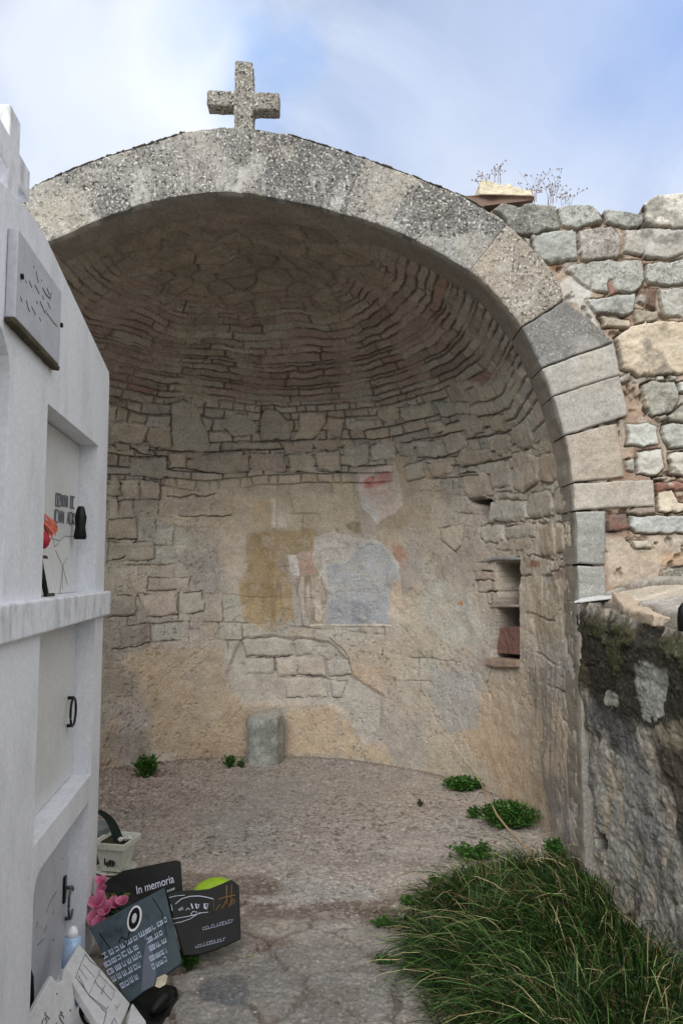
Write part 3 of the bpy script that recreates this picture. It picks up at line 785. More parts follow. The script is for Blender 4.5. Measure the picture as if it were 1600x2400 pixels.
niche_slab('niche_block', 1216, 1152, 1502, 0.19, -0.045, 0.3, BRICK_M, C(1, 1, 1), 'rounded red brick block in the niche', disp=0.02)
niche_slab('niche_sill', 1220, 1146, 1555, 0.05, 0.035, 0.3, WALL_M, C(156, 138, 122), 'worn brown sill stone below the niche', tilt=0.02, disp=0.012)

# ---------------- arch ring of voussoirs
YA = 4.0
cc2 = lambda x, y: (800 + x / 1.96, 300 + y / 1.96)
cc3 = lambda x, y: (1200 + x / 2.24, 450 + y / 2.24)
D_ = 1.0204
ds = lambda *L: [(x * D_, y * D_) for x, y in L]
XZ = lambda L: [(lambda p: (p[0], p[2]))(at(x, y, YA)) for x, y in L]
ringQ = []      # (intrados polyline, extrados polyline, colour, dark patch, white)
GR = C(152, 150, 144)
# hidden left haunch behind the tomb mirrored down to the ground
circ = lambda a, r: (-0.62 + r * math.cos(a), 1.87 + r * math.sin(a))
for a0, a1 in ((198, 190), (190, 181), (181, 172), (172, 163), (163, 154), (154, 146)):
    ringQ.append(([circ(R_(a0), 1.87), circ(R_(a1), 1.87)], [circ(R_(a0), 2.22), circ(R_(a1), 2.25)], GR, 0.4, 0.3))
J = [([(108, 566)], [(22, 478)]), ([(190, 524)], [(118, 422)])]
inn = ds((106, 556), (150, 538), (205, 512), (250, 495), (300, 477), (350, 461), (395, 452), (440, 446), (480, 442), (515, 440), (560, 442), (600, 447), (650, 457), (700, 468), (745, 478), (790, 491), (840, 505), (885, 520), (920, 534), (955, 551), (1015, 583), (1079, 620))
exx = ds((20, 462), (75, 430), (140, 400), (195, 378), (250, 358), (310, 340), (370, 322), (425, 303), (465, 298), (505, 293), (560, 294), (605, 299), (660, 309), (715, 325), (775, 344), (835, 364), (885, 381), (935, 400), (995, 424), (1060, 450), (1110, 478), (1163, 514))
cuts = [0, 2, 4, 5, 7, 9, 11, 13, 15, 17, 19, 21]
cols = [C(170, 166, 152), C(150, 150, 144), C(156, 152, 144), C(150, 144, 138), C(154, 146, 136), C(150, 150, 140), C(140, 140, 134), C(144, 144, 140), C(150, 140, 128), C(132, 134, 134), C(140, 140, 138)]
for k in range(len(cuts) - 1):
    a, b = cuts[k], cuts[k + 1]
    ringQ.append((XZ(inn[a:b + 1]), XZ(exx[a:b + 1]), cols[k], (0.5, 0.95, 0.7, 0.6, 0.6, 0.8, 1.0, 0.95, 0.45, 1.0, 0.9)[k], (0.6, 0.5, 0.7, 0.4, 0.6, 1.0, 0.5, 0.7, 0.3, 0.5, 0.6)[k]))
ringQ += [
    (XZ([(1101, 633), (1135, 660), (1168, 695), (1198, 734), (1222, 766)]), XZ([(1187, 524), (1225, 560), (1262, 596), (1300, 640), (1322, 700)]), C(176, 156, 128), 0.35, 0.6),
    (XZ([(1224, 768), (1248, 812), (1269, 860)]), XZ([(1324, 704), (1378, 745), (1436, 800)]), C(146, 146, 144), 0.75, 0.3),
    (XZ([(1270, 863), (1284, 896), (1296, 927)]), XZ([(1437, 804), (1446, 840), (1452, 878)]), C(182, 176, 164), 0.15, 0.3),
    (XZ([(1297, 929), (1311, 974), (1324, 1020)]), XZ([(1450, 880), (1462, 930), (1470, 972)]), C(176, 170, 158), 0.15, 0.25),
    (XZ([(1326, 1022), (1336, 1076), (1342, 1130)]), XZ([(1446, 990), (1456, 1060), (1461, 1118)]), C(180, 160, 134), 0.15, 0.1),
    (XZ([(1343, 1133), (1346, 1165), (1348, 1194)]), XZ([(1530, 1124), (1534, 1160), (1535, 1186)]), C(186, 174, 152), 0.1, 0.2),
    (XZ([(1350, 1198), (1353, 1260), (1353, 1321)]), XZ([(1417, 1198), (1419, 1260), (1417, 1321)]), C(146, 152, 146), 0.25, 0.3),
    (XZ([(1354, 1326), (1355, 1370), (1356, 1412)]), XZ([(1416, 1326), (1418, 1370), (1420, 1412)]), C(150, 154, 148), 0.25, 0.3),
    ([(1.272, 1.44), (1.272, 1.0), (1.272, 0.5), (1.272, -0.1)], [(1.46, 1.44), (1.46, 1.0), (1.46, 0.5), (1.46, -0.1)], C(150, 142, 126), 0.25, 0.1),
]
def resample(P, n):
    P = np.array(P, float); L = np.concatenate([[0], np.cumsum(np.hypot(*(P[1:] - P[:-1]).T))])
    t = np.linspace(0, L[-1], n)
    return np.stack([np.interp(t, L, P[:, 0]), np.interp(t, L, P[:, 1])], -1)
parts = []
for qi, (pi, pe, colr, dk, wh) in enumerate(ringQ):
    Li = sum(np.hypot(*np.diff(np.array(pi), axis=0).T)); Le = sum(np.hypot(*np.diff(np.array(pe), axis=0).T))
    ns = max(6, int(max(Li, Le) / 0.006)); 
    A = resample(pi, ns); B = resample(pe, ns)
    W_ = float(np.mean(np.hypot(*(A - B).T))); nr = max(6, int(W_ / 0.006))
    s = np.linspace(0, 1, ns)[:, None]; r = np.linspace(0, 1, nr)[None, :]
    X = A[:, None, 0] * (1 - r) + B[:, None, 0] * r; Z = A[:, None, 1] * (1 - r) + B[:, None, 1] * r
    X = X + 0 * s; Z = Z + 0 * s
    # shrink joints a hair so each voussoir is its own block
    kk = .35 if qi < 16 else .6
    colr = np.asarray(colr) * kk + C(168, 164, 154) * (1 - kk)
    vis_joint = 0.0012 if qi < 17 else 0.002
    es = np.minimum(s, 1 - s) * max(Li, Le) + 0 * r; er = np.minimum(r, 1 - r) * W_ + 0 * s
    e = np.minimum(es, er)
    bv = (0.003 if qi < 17 else 0.009)
    nz = fbm(X, Z, 9, 4, 101); nf = fbm(X, Z, 35, 4, 102); nl = fbm(X, Z, 2.5, 3, 103)
    Y = YA + bv * (1 - np.sqrt(np.clip(1 - (1 - np.clip(e / bv, 0, 1)) ** 2, 0, 1))) - 0.010 * (nz - .5) - 0.008 * (nf - .5) + 0.004 * (_h(np.array([qi * 1.0]), np.array([2.0]), 4)[0] - 0.5) * (0 if qi < 6 else 1)
    wx = 0.010 * (fbm(X, Z, 14, 3, 104) - 0.5); wz = 0.014 * (fbm(X, Z, 14, 3, 105) - 0.5)
    X = X + wx; Z = Z + wz
    dark = sm(0.44, 0.60, fbm(X, Z, 3.6, 5, 106)) * dk
    # lime runs following the radial direction
    run = sm(0.52, 0.66, fbm((s * max(Li, Le) + qi * 3.1) + 0 * r, r * W_ * 0.35 + 0 * s, 15, 3, 107)) * sm(0.85, 0.1, r + 0 * s) * wh
    c = np.asarray(colr)[None, None, :] * (0.85 + 0.3 * nz[..., None])
    warm = sm(0.5, 0.7, fbm(X, Z, 3.2, 3, 108)) * 0.35
    c = mix(c, C(172, 154, 124), warm); c = mix(c, C(92, 92, 92), dark * 0.75); c = mix(c, C(196, 194, 186), run * 0.75)
    spk = np.clip((1.0 if qi < 18 else 0.3) * (0.6 + 0.8 * dark) * (1 - 0.75 * run), 0, 1)
    P3 = np.stack([X, Y, Z], -1)
    # skirts: back along the soffit / extrados
    steps = np.array([0.004, 0.012, 0.03, 0.06, 0.09, 0.12, 0.15, 0.18, 0.21, 0.235, 0.26])
    def skirt(edge, cols_, sp_, nrm):
        out = [edge]; oc = [cols_]; os_ = [sp_]
        for st in steps:
            q = edge.copy(); q[:, 1] = YA + 0.006 + st + 0 * q[:, 1]
            nn_ = 0.014 * (fbm(q[:, 0] + q[:, 2], q[:, 1], 12, 3, 109) - 0.5)
            q[:, 0] += nrm[0] * nn_; q[:, 2] += nrm[1] * nn_
            out.append(q); oc.append(np.asarray(C(138, 128, 112))[None] * (0.8 + 0.4 * fbm(q[:, 0] + q[:, 2], q[:, 1], 9, 3, 110))[:, None] if st > .03 else cols_); os_.append(sp_ * 0.2)
        return np.stack(out, 1), np.stack(oc, 1), np.stack(os_, 1)
    mid = ((A + B) / 2).mean(0); nr_ = (A.mean(0) - B.mean(0)); nr_ /= np.linalg.norm(nr_)
    a_, b_, c_ = skirt(P3[:, 0], c[:, 0], spk[:, 0], nr_); parts.append((a_, b_, c_))
    a_, b_, c_ = skirt(P3[:, -1], c[:, -1], spk[:, -1], nr_); parts.append((a_[::-1], b_[::-1], c_[::-1]))
    ts_ = B - A
    for ed, rv in ((0, True), (-1, False)):
        a_, b_, c_ = skirt(P3[ed], c[ed], spk[ed], (0, 0))
        parts.append((a_[::-1] if rv else a_, b_[::-1] if rv else b_, c_[::-1] if rv else c_))
    parts.append((P3[::-1], c[::-1], spk[::-1]))
for i, (P3, c, s_) in enumerate(parts): parts[i] = (P3 - CL, c, s_)
link('arch', join_grids(parts), ARCH_M, chapel)
# slate edge laid over the extrados
b = MB(); exl = XZ(exx)
for rng in ((1, 7), (12, 20)):
    seg = exl[rng[0]:rng[1] + 1]
    Lr = resample(seg, 60)
    for k in range(59):
        
        p, q = Lr[k], Lr[k + 1]
        tt = (q - p) / np.linalg.norm(q - p); nn = np.array([-tt[1], tt[0]]) 
        if nn[1] < 0: nn = -nn
        o = p + nn * random.uniform(0.001, 0.004); th = random.uniform(0.004, 0.006); L_ = q - p
        b.cc = tuple(C(116, 110, 102) * random.uniform(0.8, 1.2))
        b.obox((o[0], YA - random.uniform(-0.004, 0.008), o[1]), (L_[0] * 1.02, 0, L_[1] * 1.02), (0, 0.3, 0), (nn[0] * th, 0, nn[1] * th))
b.build('roof_edge', ROCK_M, chapel, bevel=0.002, seg=1)

# outer shell of the vault
uo = np.linspace(0, (YC - YF) * 2 + math.pi * RH, 140); vo_ = np.linspace(0, ZS + RM * math.pi / 2, 90)
U2, V2 = np.meshgrid(uo, vo_, indexing='ij')
n_ = fbm(U2, V2, 2.0, 4, 120)
P2 = apse_pos(U2, V2, -0.30 + 0.05 * (n_ - 0.5))
P2[..., 2] = np.where(P2[..., 2] > 2.0, 2.0 + (P2[..., 2] - 2.0) * 0.92, P2[..., 2])
c_ = mix(C(140, 132, 116) + 0 * P2, C(96, 94, 84), sm(0.4, 0.6, fbm(U2, V2, 3, 4, 121)))
link('vault_exterior', grid_mesh(P2 - CL, c_, 0.5 + 0 * n_), WALL_M, chapel)

# ---------------- rubble wall right of the arch
px_top = [(1085, 512), (1120, 500), (1150, 495), (1178, 474), (1208, 481), (1244, 474), (1305, 484), (1351, 479), (1389, 481), (1412, 502), (1416, 491), (1460, 496), (1503, 503), (1506, 479), (1535, 458), (1596, 453), (1680, 452), (1700, 500), (1760, 496)]
TP = XZ(px_top); TP += [(2.6, TP[-1][1] - 0.06), (3.1, TP[-1][1] - 0.25), (3.6, TP[-1][1] - 0.2), (4.2, TP[-1][1] - 0.5)]
tx, tz = np.array(TP).T
xa = np.concatenate([np.arange(0.66, 2.15, 0.0045), np.arange(2.15, 4.2, 0.012)]).astype(f32)
ZB = 1.2
ta = np.linspace(0, 1, 560).astype(f32)
ztop = np.interp(xa, tx, tz) + 0.008 * (fbm(xa, xa * 0, 25, 3, 5) - .5)
Xg = xa[:, None] + 0 * ta[None]; Zg = ZB + (ztop[:, None] - ZB) * ta[None]
# the panel stays clear of the opening: push it outside of the intrados
iz = np.array([p for q in ringQ[6:] for p in q[0]]); iz = iz[iz[:, 1] > 1.3]
nA = fbm(Xg, Zg, 2.5, 4, 201); nB = fbm(Xg, Zg, 8, 4, 202); nC = fbm(Xg, Zg, 30, 4, 203)
fx = Xg + 0.034 * (fbm(Xg, Zg, 11, 3, 204) - 0.5) + 0.014 * (nC - .5); fz = Zg + 0.034 * (fbm(Xg, Zg, 11, 3, 205) - 0.5) + 0.014 * (fbm(Xg, Zg, 30, 3, 206) - .5)
mort = mix(C(178, 152, 124) + 0 * Xg[..., None], C(170, 160, 142), sm(0.4, 0.6, nA)); mort = mix(mort, C(150, 108, 80), sm(0.60, 0.72, fbm(Xg, Zg, 6, 3, 207)) * 0.6)
Hw = -0.014 + 0.016 * (nB - .5) + 0.012 * (nC - .5) - 0.05 * sm(0.62, 0.70, fbm(Xg, Zg, 14, 3, 208)) * 0.6
Cw = mort * (0.85 + 0.3 * nB[..., None]); Sw = 0.1 + 0 * Xg
# generic courses beyond the frame
e, r, r2_ = courses(fx + .02, fz, mk_bounds(0.9, 3.9, 0.13, 0.24, random.Random(9)), 0.30, 15)
far = sm(1.88, 1.92, Xg) 
ins = sm(0.0, 0.008, e - 0.008) * far
Hw = Hw * (1 - ins) + (0.012 + (r - .5) * 0.02 + 0.012 * (nB - .5)) * ins
Cw = mix(Cw, mix(C(164, 166, 156) + 0 * Cw, C(190, 176, 150), r2_ * 1.0) * (0.85 + 0.3 * r[..., None]), ins)
def wst(P, col, spk=0.35, rise=0.016, cv=0.3, brick=False):
    P = np.array(P)
    i0, i1 = np.searchsorted(xa, [P[:, 0].min() - 0.05, P[:, 0].max() + 0.05]); S = slice(max(0, i0), i1)
    d = poly_sdf(P, fx[S], fz[S]); ins = sm(-0.002, 0.004, d); rim = sm(-0.012, -0.001, d) * (1 - ins)
    dome = rise * np.sqrt(np.clip(1 - (1 - np.clip(d / 0.022, 0, 1)) ** 2, 0, 1))
    sid = int(abs(P[0][0] * 977 + P[0][1] * 331)) % 89
    gate = 0.35 + 0.65 * sm(0.35, 0.55, fbm(Xg[S], Zg[S], 7, 2, sid))
    Hw[S] = Hw[S] * (1 - ins) + (dome * .55 + 0.030 * (nB[S] - .5) + 0.016 * (nC[S] - .5) - 0.002) * ins - rim * 0.028 * gate
    c = np.asarray(col) * (1 - cv / 2 + cv * fbm(Xg[S], Zg[S], 10, 4, sid + 3))[..., None]
    Cw[S] = mix(Cw[S], c, ins * 0.97); Cw[S] = mix(Cw[S], C(92, 80, 66), rim * 0.7 * gate)
    Sw[S] = Sw[S] * (1 - ins) + spk * ins
q2 = lambda *L: XZ([cc2(*p) for p in L]); q3 = lambda *L: XZ([cc3(*p) for p in L])
GB = C(164, 168, 160); GP = C(168, 160, 148)
wst(q2((695, 375), (740, 338), (800, 350), (870, 335), (990, 350), (1003, 455), (930, 465), (830, 485), (785, 478), (752, 415)), C(140, 140, 130), 0.6)
wst(q2((997, 355), (1080, 340), (1160, 345), (1206, 420), (1090, 453), (1012, 445)), C(172, 176, 168), 0.6)
wst(q2((1207, 366), (1290, 376), (1385, 386), (1388, 448), (1300, 448), (1217, 428)), C(168, 172, 162), 0.5)
wst(q2((1382, 348), (1440, 300), (1560, 290), (1650, 290), (1650, 452), (1480, 455), (1402, 438)), C(222, 216, 200), 0.3, 0.03)
wst(q2((875, 480), (1055, 460), (1080, 475), (1083, 598), (960, 613), (892, 600)), C(160, 166, 158), 0.2, 0.03)
wst(q2((1092, 466), (1250, 446), (1280, 482), (1282, 580), (1200, 604), (1100, 598)), C(166, 156, 146), 0.6)
wst(q2((1300, 462), (1470, 462), (1580, 462), (1600, 570), (1540, 588), (1420, 584), (1302, 566)), C(182, 178, 166), 0.1, 0.024)
wst(q2((838, 502), (868, 497), (874, 540), (848, 546)), C(206, 200, 184), 0.1, 0.03)
wst(q2((1030, 645), (1100, 612), (1230, 602), (1380, 602), (1388, 700), (1340, 752), (1170, 740), (1100, 700)), C(166, 168, 158), 0.55)
wst(q2((1397, 612), (1560, 602), (1650, 602), (1650, 712), (1420, 712), (1397, 690)), C(166, 168, 158), 0.65)
wst(q2((1132, 790), (1240, 768), (1348, 757), (1350, 840), (1300, 858), (1172, 845)), C(172, 176, 170), 0.1)
wst(q2((1462, 732), (1650, 732), (1650, 870), (1482, 860)), C(174, 172, 160), 0.4)
wst(q2((1182, 862), (1330, 872), (1340, 908), (1202, 914)), C(184, 168, 144), 0.1)
wst(q2((1352, 832), (1450, 832), (1458, 880), (1362, 888)), C(166, 152, 128), 0.3)
wst(q2((1372, 732), (1450, 732), (1450, 822), (1362, 800)), C(124, 92, 70), 0.2)
wst(q2((1228, 702), (1245, 697), (1265, 755), (1235, 760)), C(160, 104, 82), 0.0)
wst(q2((1262, 960), (1340, 902), (1460, 877), (1568, 890), (1650, 920), (1650, 1110), (1480, 1130), (1352, 1135), (1292, 1110)), C(204, 184, 152), 0.05, 0.035)
for P_, cl_, sp_ in (
    (q3((552, 975), (618, 952), (630, 985), (562, 996)), C(150, 128, 108), 0.1), (q3((568, 1012), (604, 1006), (604, 1048), (572, 1045)), C(150, 130, 110), 0.1),
    (q3((682, 1002), (740, 987), (850, 1000), (878, 1090), (840, 1150), (742, 1173), (692, 1120)), C(160, 158, 142), 0.3), (q3((866, 1002), (920, 990), (920, 1060), (872, 1052)), C(190, 190, 178), 0.1),
    (q3((758, 962), (800, 958), (806, 986), (765, 988)), C(200, 192, 172), 0.1), (q3((830, 960), (866, 960), (862, 992), (836, 990)), C(200, 192, 172), 0.1),
    (q3((818, 1172), (900, 1118), (940, 1192), (832, 1196)), C(170, 166, 148), 0.2), (q3((602, 1214), (720, 1207), (772, 1227), (770, 1320), (692, 1338), (612, 1320)), C(188, 192, 182), 0.1),
    (q3((748, 1180), (812, 1165), (822, 1190), (770, 1200)), C(150, 140, 120), 0.2),
    (q3((792, 1217), (940, 1202), (940, 1340), (822, 1343)), C(170, 172, 162), 0.2), (q3((657, 1362), (780, 1352), (808, 1440), (760, 1483), (662, 1480)), C(196, 196, 182), 0.1),
    (q3((592, 1402), (648, 1402), (644, 1468), (597, 1468)), C(166, 166, 154), 0.2), (q3((828, 1367), (940, 1362), (940, 1490), (832, 1488)), C(196, 190, 172), 0.1),
    (q3((742, 1527), (940, 1520), (940, 1556), (765, 1588)), C(152, 98, 80), 0.0), (q3((768, 1572), (840, 1562), (878, 1620), (940, 1640), (940, 1678), (772, 1678)), C(206, 190, 160), 0.05),
    (q3((750, 1496), (800, 1490), (806, 1506), (756, 1510)), C(206, 198, 180), 0.05),
    (q3((497, 1692), (600, 1688), (608, 1760), (512, 1783)), C(142, 94, 78), 0.05), (q3((614, 1688), (760, 1684), (750, 1650), (640, 1655)), C(150, 136, 118), 0.2),
    (q3((622, 1698), (940, 1702), (940, 1788), (642, 1778), (612, 1750)), C(176, 180, 176), 0.1), (q3((622, 1830), (720, 1822), (750, 1862), (652, 1872)), C(168, 176, 176), 0.1),
    (q3((792, 1982), (940, 1962), (940, 2080), (792, 2078)), C(134, 128, 104), 0.5)):
    wst(P_, cl_, sp_)
blot = sm(.60, .70, fbm(Xg, Zg, 6, 5, 221, .6)); Cw = mix(Cw, C(92, 90, 82), blot * .55); Cw = mix(Cw, C(196, 194, 182), sm(.66, .74, fbm(Xg, Zg, 9, 5, 222, .65)) * .6)
# lime spill above the ring and orange stains on the mortar
for P_, cl_, am in ((q2((1000, 700), (1060, 670), (1160, 720), (1150, 790), (1190, 940), (1160, 940), (1100, 820), (1020, 780)), C(206, 204, 194), 0.9), (q2((800, 490), (870, 560), (880, 640), (820, 560)), C(140, 104, 70), 0.6),
                    (q2((960, 615), (1018, 612), (1010, 650), (975, 645)), C(140, 84, 46), 0.8), (q3((640, 1900), (920, 1890), (920, 1960), (700, 1930)), C(196, 158, 112), 0.8),
                    (q3((570, 1000), (680, 1000), (720, 1190), (620, 1180)), C(178, 142, 108), 0.6), (q3((480, 1810), (800, 1790), (780, 2080), (510, 2060)), C(186, 170, 144), 0.8),
                    (q2((620, 560), (760, 470), (760, 500), (620, 640)), C(206, 202, 190), 0.7)):
    P_ = np.array(P_); d = poly_sdf(P_, fx, fz); Cw = mix(Cw, np.asarray(cl_) * (0.85 + 0.3 * nB[..., None]), sm(-0.01, 0.015, d) * am)
Yg = YA + 0.012 - Hw
P3 = np.stack([Xg, Yg, Zg], -1)
tops = []
for k, dy in enumerate((0.02, 0.06, 0.12, 0.2, 0.3, 0.42)):
    q = P3[:, -1].copy(); q[:, 1] = YA + dy; q[:, 2] += 0.03 * (fbm(xa, xa * 0 + dy, 9, 3, 211) - .5) - 0.004 * k
    tops.append(q)
qb = tops[-1].copy(); qb[:, 2] = np.where(xa < 1.5, qb[:, 2] - .12, 0); tops.append(qb)
P3 = np.concatenate([P3, np.stack(tops, 1)], 1)
Cw = np.concatenate([Cw, np.repeat((Cw[:, -1:] * 0.95), len(tops), 1)], 1); Sw = np.concatenate([Sw, np.full((len(xa), len(tops)), .4, f32)], 1)
# only the part of the panel outside the intrados
def intr_x(z):
    o = np.argsort(iz[:, 1]); return np.interp(z, iz[o, 1], iz[o, 0])
keep_from = intr_x(P3[..., 2]) + 0.09
P3[..., 0] = np.maximum(P3[..., 0], np.minimum(keep_from, 1.40))
link('rubble_wall', grid_mesh(P3 - CL, Cw, Sw), WALL_M, chapel)
# masonry below the wall panel and left flank (mostly hidden)
def plain_panel(x0, x1, z0, zt, name, seed):
    xx = np.arange(x0, x1, 0.02).astype(f32); tt = np.linspace(0, 1, 120).astype(f32)
    zt_ = zt + 0.12 * (fbm(xx, xx * 0, 2, 3, seed) - .5)
    X = xx[:, None] + 0 * tt[None]; Z = z0 + (zt_[:, None] - z0) * tt
    e, r, rb = courses(X + .02 * fbm(X, Z, 8, 2, 3), Z + .03 * fbm(X, Z, 5, 2, 4), mk_bounds(z0 - .3, 4, .14, .24, random.Random(seed)), 0.3, seed)
    H = -0.03 * (1 - sm(0, 0.02, e)) + 0.02 * (r - .5)
    c = mix(C(166, 164, 152) + 0 * X[..., None], C(182, 164, 136), rb) * (0.85 + .3 * r[..., None])
    P = np.stack([X, YA + 0.02 - H, Z], -1)
    q1 = P[:, -1].copy(); q1[:, 1] += 0.42; q2_ = q1.copy(); q2_[:, 2] = 0
    P = np.concatenate([P, q1[:, None], q2_[:, None]], 1); c = np.concatenate([c, c[:, -2:]], 1)
    link(name, grid_mesh(P - CL, c, 0.3 + 0 * P[..., 0]), WALL_M, chapel)
plain_panel(-5.2, -2.75, -0.05, 2.7, 'rubble_wall', 31)
plain_panel(1.45, 4.2, -0.05, 1.22, 'rubble_wall', 33)

# ================================================================== low mossy wall on the right
low = empty('low_wall', (1.3, 3.0, 0), 'low mossy rubble wall with pale capping slabs, running from the arch jamb toward the viewer', 'wall')
LL = np.array(low.location)
ya = np.concatenate([np.arange(-1.5, 2.3, 0.03), np.arange(2.3, 4.03, 0.0055)]).astype(f32)
zt = np.interp(ya, [-1.5, 2.7, 3.3, 3.6, 3.9, 4.03], [1.33, 1.372, 1.392, 1.425, 1.45, 1.447])
za = np.linspace(0, 1, 290).astype(f32)
Yl = ya[:, None] + 0 * za[None]; Zl = -0.08 + (zt[:, None] + 0.08) * za[None]
def low_yz(px, py):
    d = ray(px, py); 
    t = 1.27 / d[0]; return (d[1] * t, EYE + d[2] * t)
LZ = lambda L: np.array([low_yz(*p) for p in L])
nA = fbm(Yl, Zl, 2.2, 4, 301); nB = fbm(Yl, Zl, 7, 5, 302); nC = fbm(Yl, Zl, 28, 4, 303); nS = fbm(Yl + 0.5 * Zl, Zl * 0.22 , 16, 4, 304)
fy = Yl + 0.09 * (fbm(Yl, Zl, 6, 5, 305, .6) - .5) + .05 * (nC - .5); fz = Zl + 0.09 * (fbm(Yl, Zl, 6, 5, 306, .6) - .5) + .05 * (fbm(Yl, Zl, 30, 3, 316) - .5)
e, r, rb = courses(fy, fz, mk_bounds(-.3, 1.8, 0.13, 0.24, random.Random(5)), 0.34, 44)
Hl = -0.012 * (1 - sm(0, .03, e)) * 0.6 + .012 * (r - .5) + 0.04 * (nB - .5) + 0.016 * (nC - .5) + .008 * (fbm(Yl, Zl, 70, 2, 317) - .5) + 0.035 * (nS - .5)
Cl_ = mix(C(162, 148, 126) + 0 * Yl[..., None], C(142, 140, 132), sm(0.4, 0.6, nS)); Cl_ = mix(Cl_, C(164, 152, 134), sm(.55, .7, nA) * .6)
Cl_ = mix(Cl_, C(92, 92, 94), sm(.54, .66, fbm(Yl * 1.0, Zl * .35, 6, 5, 308)) * .7)
Cl_ = Cl_ * 1.3
Cl_ = mix(Cl_, C(60, 56, 48), sm(.60, .68, fbm(Yl, Zl * .5, 12, 5, 318, .62)) * .7); Cl_ = mix(Cl_, C(196, 190, 174), sm(.62, .70, fbm(Yl, Zl, 15, 5, 319, .62)) * .6)
Sl = 0.3 + 0 * Yl
def lw(P, col, amt, soft=.02, h=0, spk=None, tex=.4):
    global Cl_, Hl, Sl
    d = poly_sdf(P, fy, fz); m = sm(-soft, soft, d)
    Cl_ = mix(Cl_, np.asarray(col) * (1 - tex / 2 + tex * nB[..., None]), m * amt); Hl = Hl + h * m
    if spk is not None: Sl = Sl * (1 - m) + spk * m
MOS = C(66, 66, 24); MB_ = C(46, 40, 27)
lw(LZ([(1335, 1415), (1430, 1440), (1620, 1500), (1640, 1750), (1600, 1800), (1500, 1700), (1420, 1690), (1360, 1620), (1335, 1530)]), MB_, .95, .04, spk=.25)
Sl[:] = .12
mossn = sm(.42, .62, fbm(Yl, Zl, 9, 4, 309))
d = poly_sdf(LZ([(1330, 1470), (1400, 1440), (1500, 1470), (1620, 1510), (1625, 1600), (1540, 1560), (1440, 1570), (1360, 1620), (1335, 1560)]), fy, fz)
mm = sm(-.05, .03, d) * mossn; Cl_ = mix(Cl_, MOS * (.7 + .8 * nC[..., None]), mm * .95); Hl = Hl + .018 * mm
lw(LZ([(1480, 1558), (1555, 1555), (1552, 1600), (1545, 1640), (1555, 1665), (1520, 1684), (1488, 1660), (1480, 1610)]), C(160, 162, 156), .95, .006, h=-.012, spk=.05, tex=.25)
lw(LZ([(1412, 1632), (1432, 1622), (1444, 1640), (1438, 1662), (1414, 1664)]), C(150, 148, 134), .95, .006, h=.012, spk=.05)
lw(LZ([(1516, 1708), (1545, 1690), (1600, 1690), (1600, 1760), (1560, 1750)]), C(158, 144, 116), .8, .02)
lw(LZ([(1520, 1740), (1600, 1760), (1640, 2000), (1600, 2010), (1540, 1830)]), C(60, 50, 36), .9, .05)
lw(LZ([(1355, 1640), (1420, 1660), (1480, 1700), (1500, 1790), (1440, 1760), (1370, 1690)]), C(84, 84, 86), .85, .03)
lw(LZ([(1500, 1790), (1530, 1800), (1540, 1850), (1510, 1840)]), C(160, 158, 150), .8, .015)
lw(LZ([(1420, 1760), (1480, 1740), (1520, 1860), (1560, 2000), (1480, 1960)]), C(142, 142, 138), .7, .04)
lw(LZ([(1560, 1900), (1640, 1940), (1640, 2200), (1590, 2100)]), C(66, 62, 56), .8, .04)
for P_ in (LZ([(1372, 1930), (1392, 1960), (1400, 2010), (1382, 2000), (1370, 1970)]), LZ([(1425, 2120), (1445, 2130), (1470, 2190), (1450, 2180)]), LZ([(1342, 1780), (1350, 1800), (1347, 1880), (1338, 1840)])):
    d = poly_sdf(P_, fy, fz); m = sm(-.005, .015, d); Hl = Hl - .05 * m; Cl_ = mix(Cl_, C(64, 54, 42), m * .7)
lean = 1.325 - 0.055 * np.clip(Zl / 1.4, 0, 1)
bev = 0.03 * sm(0.94, 1.0, za[None] + 0 * Yl)
P3 = np.stack([lean - Hl + bev, Yl, Zl], -1)
tp = []; tcol = []
edge = P3[:, -1]
xs_ = np.concatenate([np.arange(0.01, 0.75, 0.008), np.arange(0.75, 1.4, .05)])
XX = xs_[None] + 0 * ya[:, None]; YY = ya[:, None] + 0 * xs_[None]
sl = worley(XX + .06 * fbm(XX, YY, 5, 3, 4), YY * .75, 2.3, 311)
gap = sm(0.0, 0.05, sl[1] - sl[0])
ht = 0.10 * sm(0.0, 0.45, XX) + 0.035 * (sl[2] - .5) * sm(.03, .12, XX) - 0.03 * (1 - gap) + 0.012 * (fbm(XX, YY, 12, 4, 312) - .5)
# chipped leading slab edge in pale stone
ht += 0.022 * sm(0.10, 0.12, XX + 0.12 * (fbm(YY, YY * 0, 3, 3, 313) - .5) + 0 * YY)
Ptop = np.stack([edge[:, None, 0] + XX, YY, edge[:, None, 2] + ht], -1)
ctop = mix(C(196, 182, 156) + 0 * XX[..., None], C(170, 162, 150), sm(.4, .6, sl[2])) * (.85 + .3 * fbm(XX, YY, 9, 4, 314))[..., None]
ctop = mix(ctop, C(110, 96, 78), (1 - gap) * .7); ctop = mix(ctop, C(84, 78, 60), sm(.14, .05, XX + .1 * (fbm(YY, XX, 5, 3, 315) - .5)) * .9)
P3 = np.concatenate([P3, Ptop], 1); Cl_ = np.concatenate([Cl_, ctop], 1); Sl = np.concatenate([Sl, .2 + 0 * XX], 1)
link('masonry', grid_mesh(P3 - LL, Cl_, Sl, flip=False), LOW_M, low)
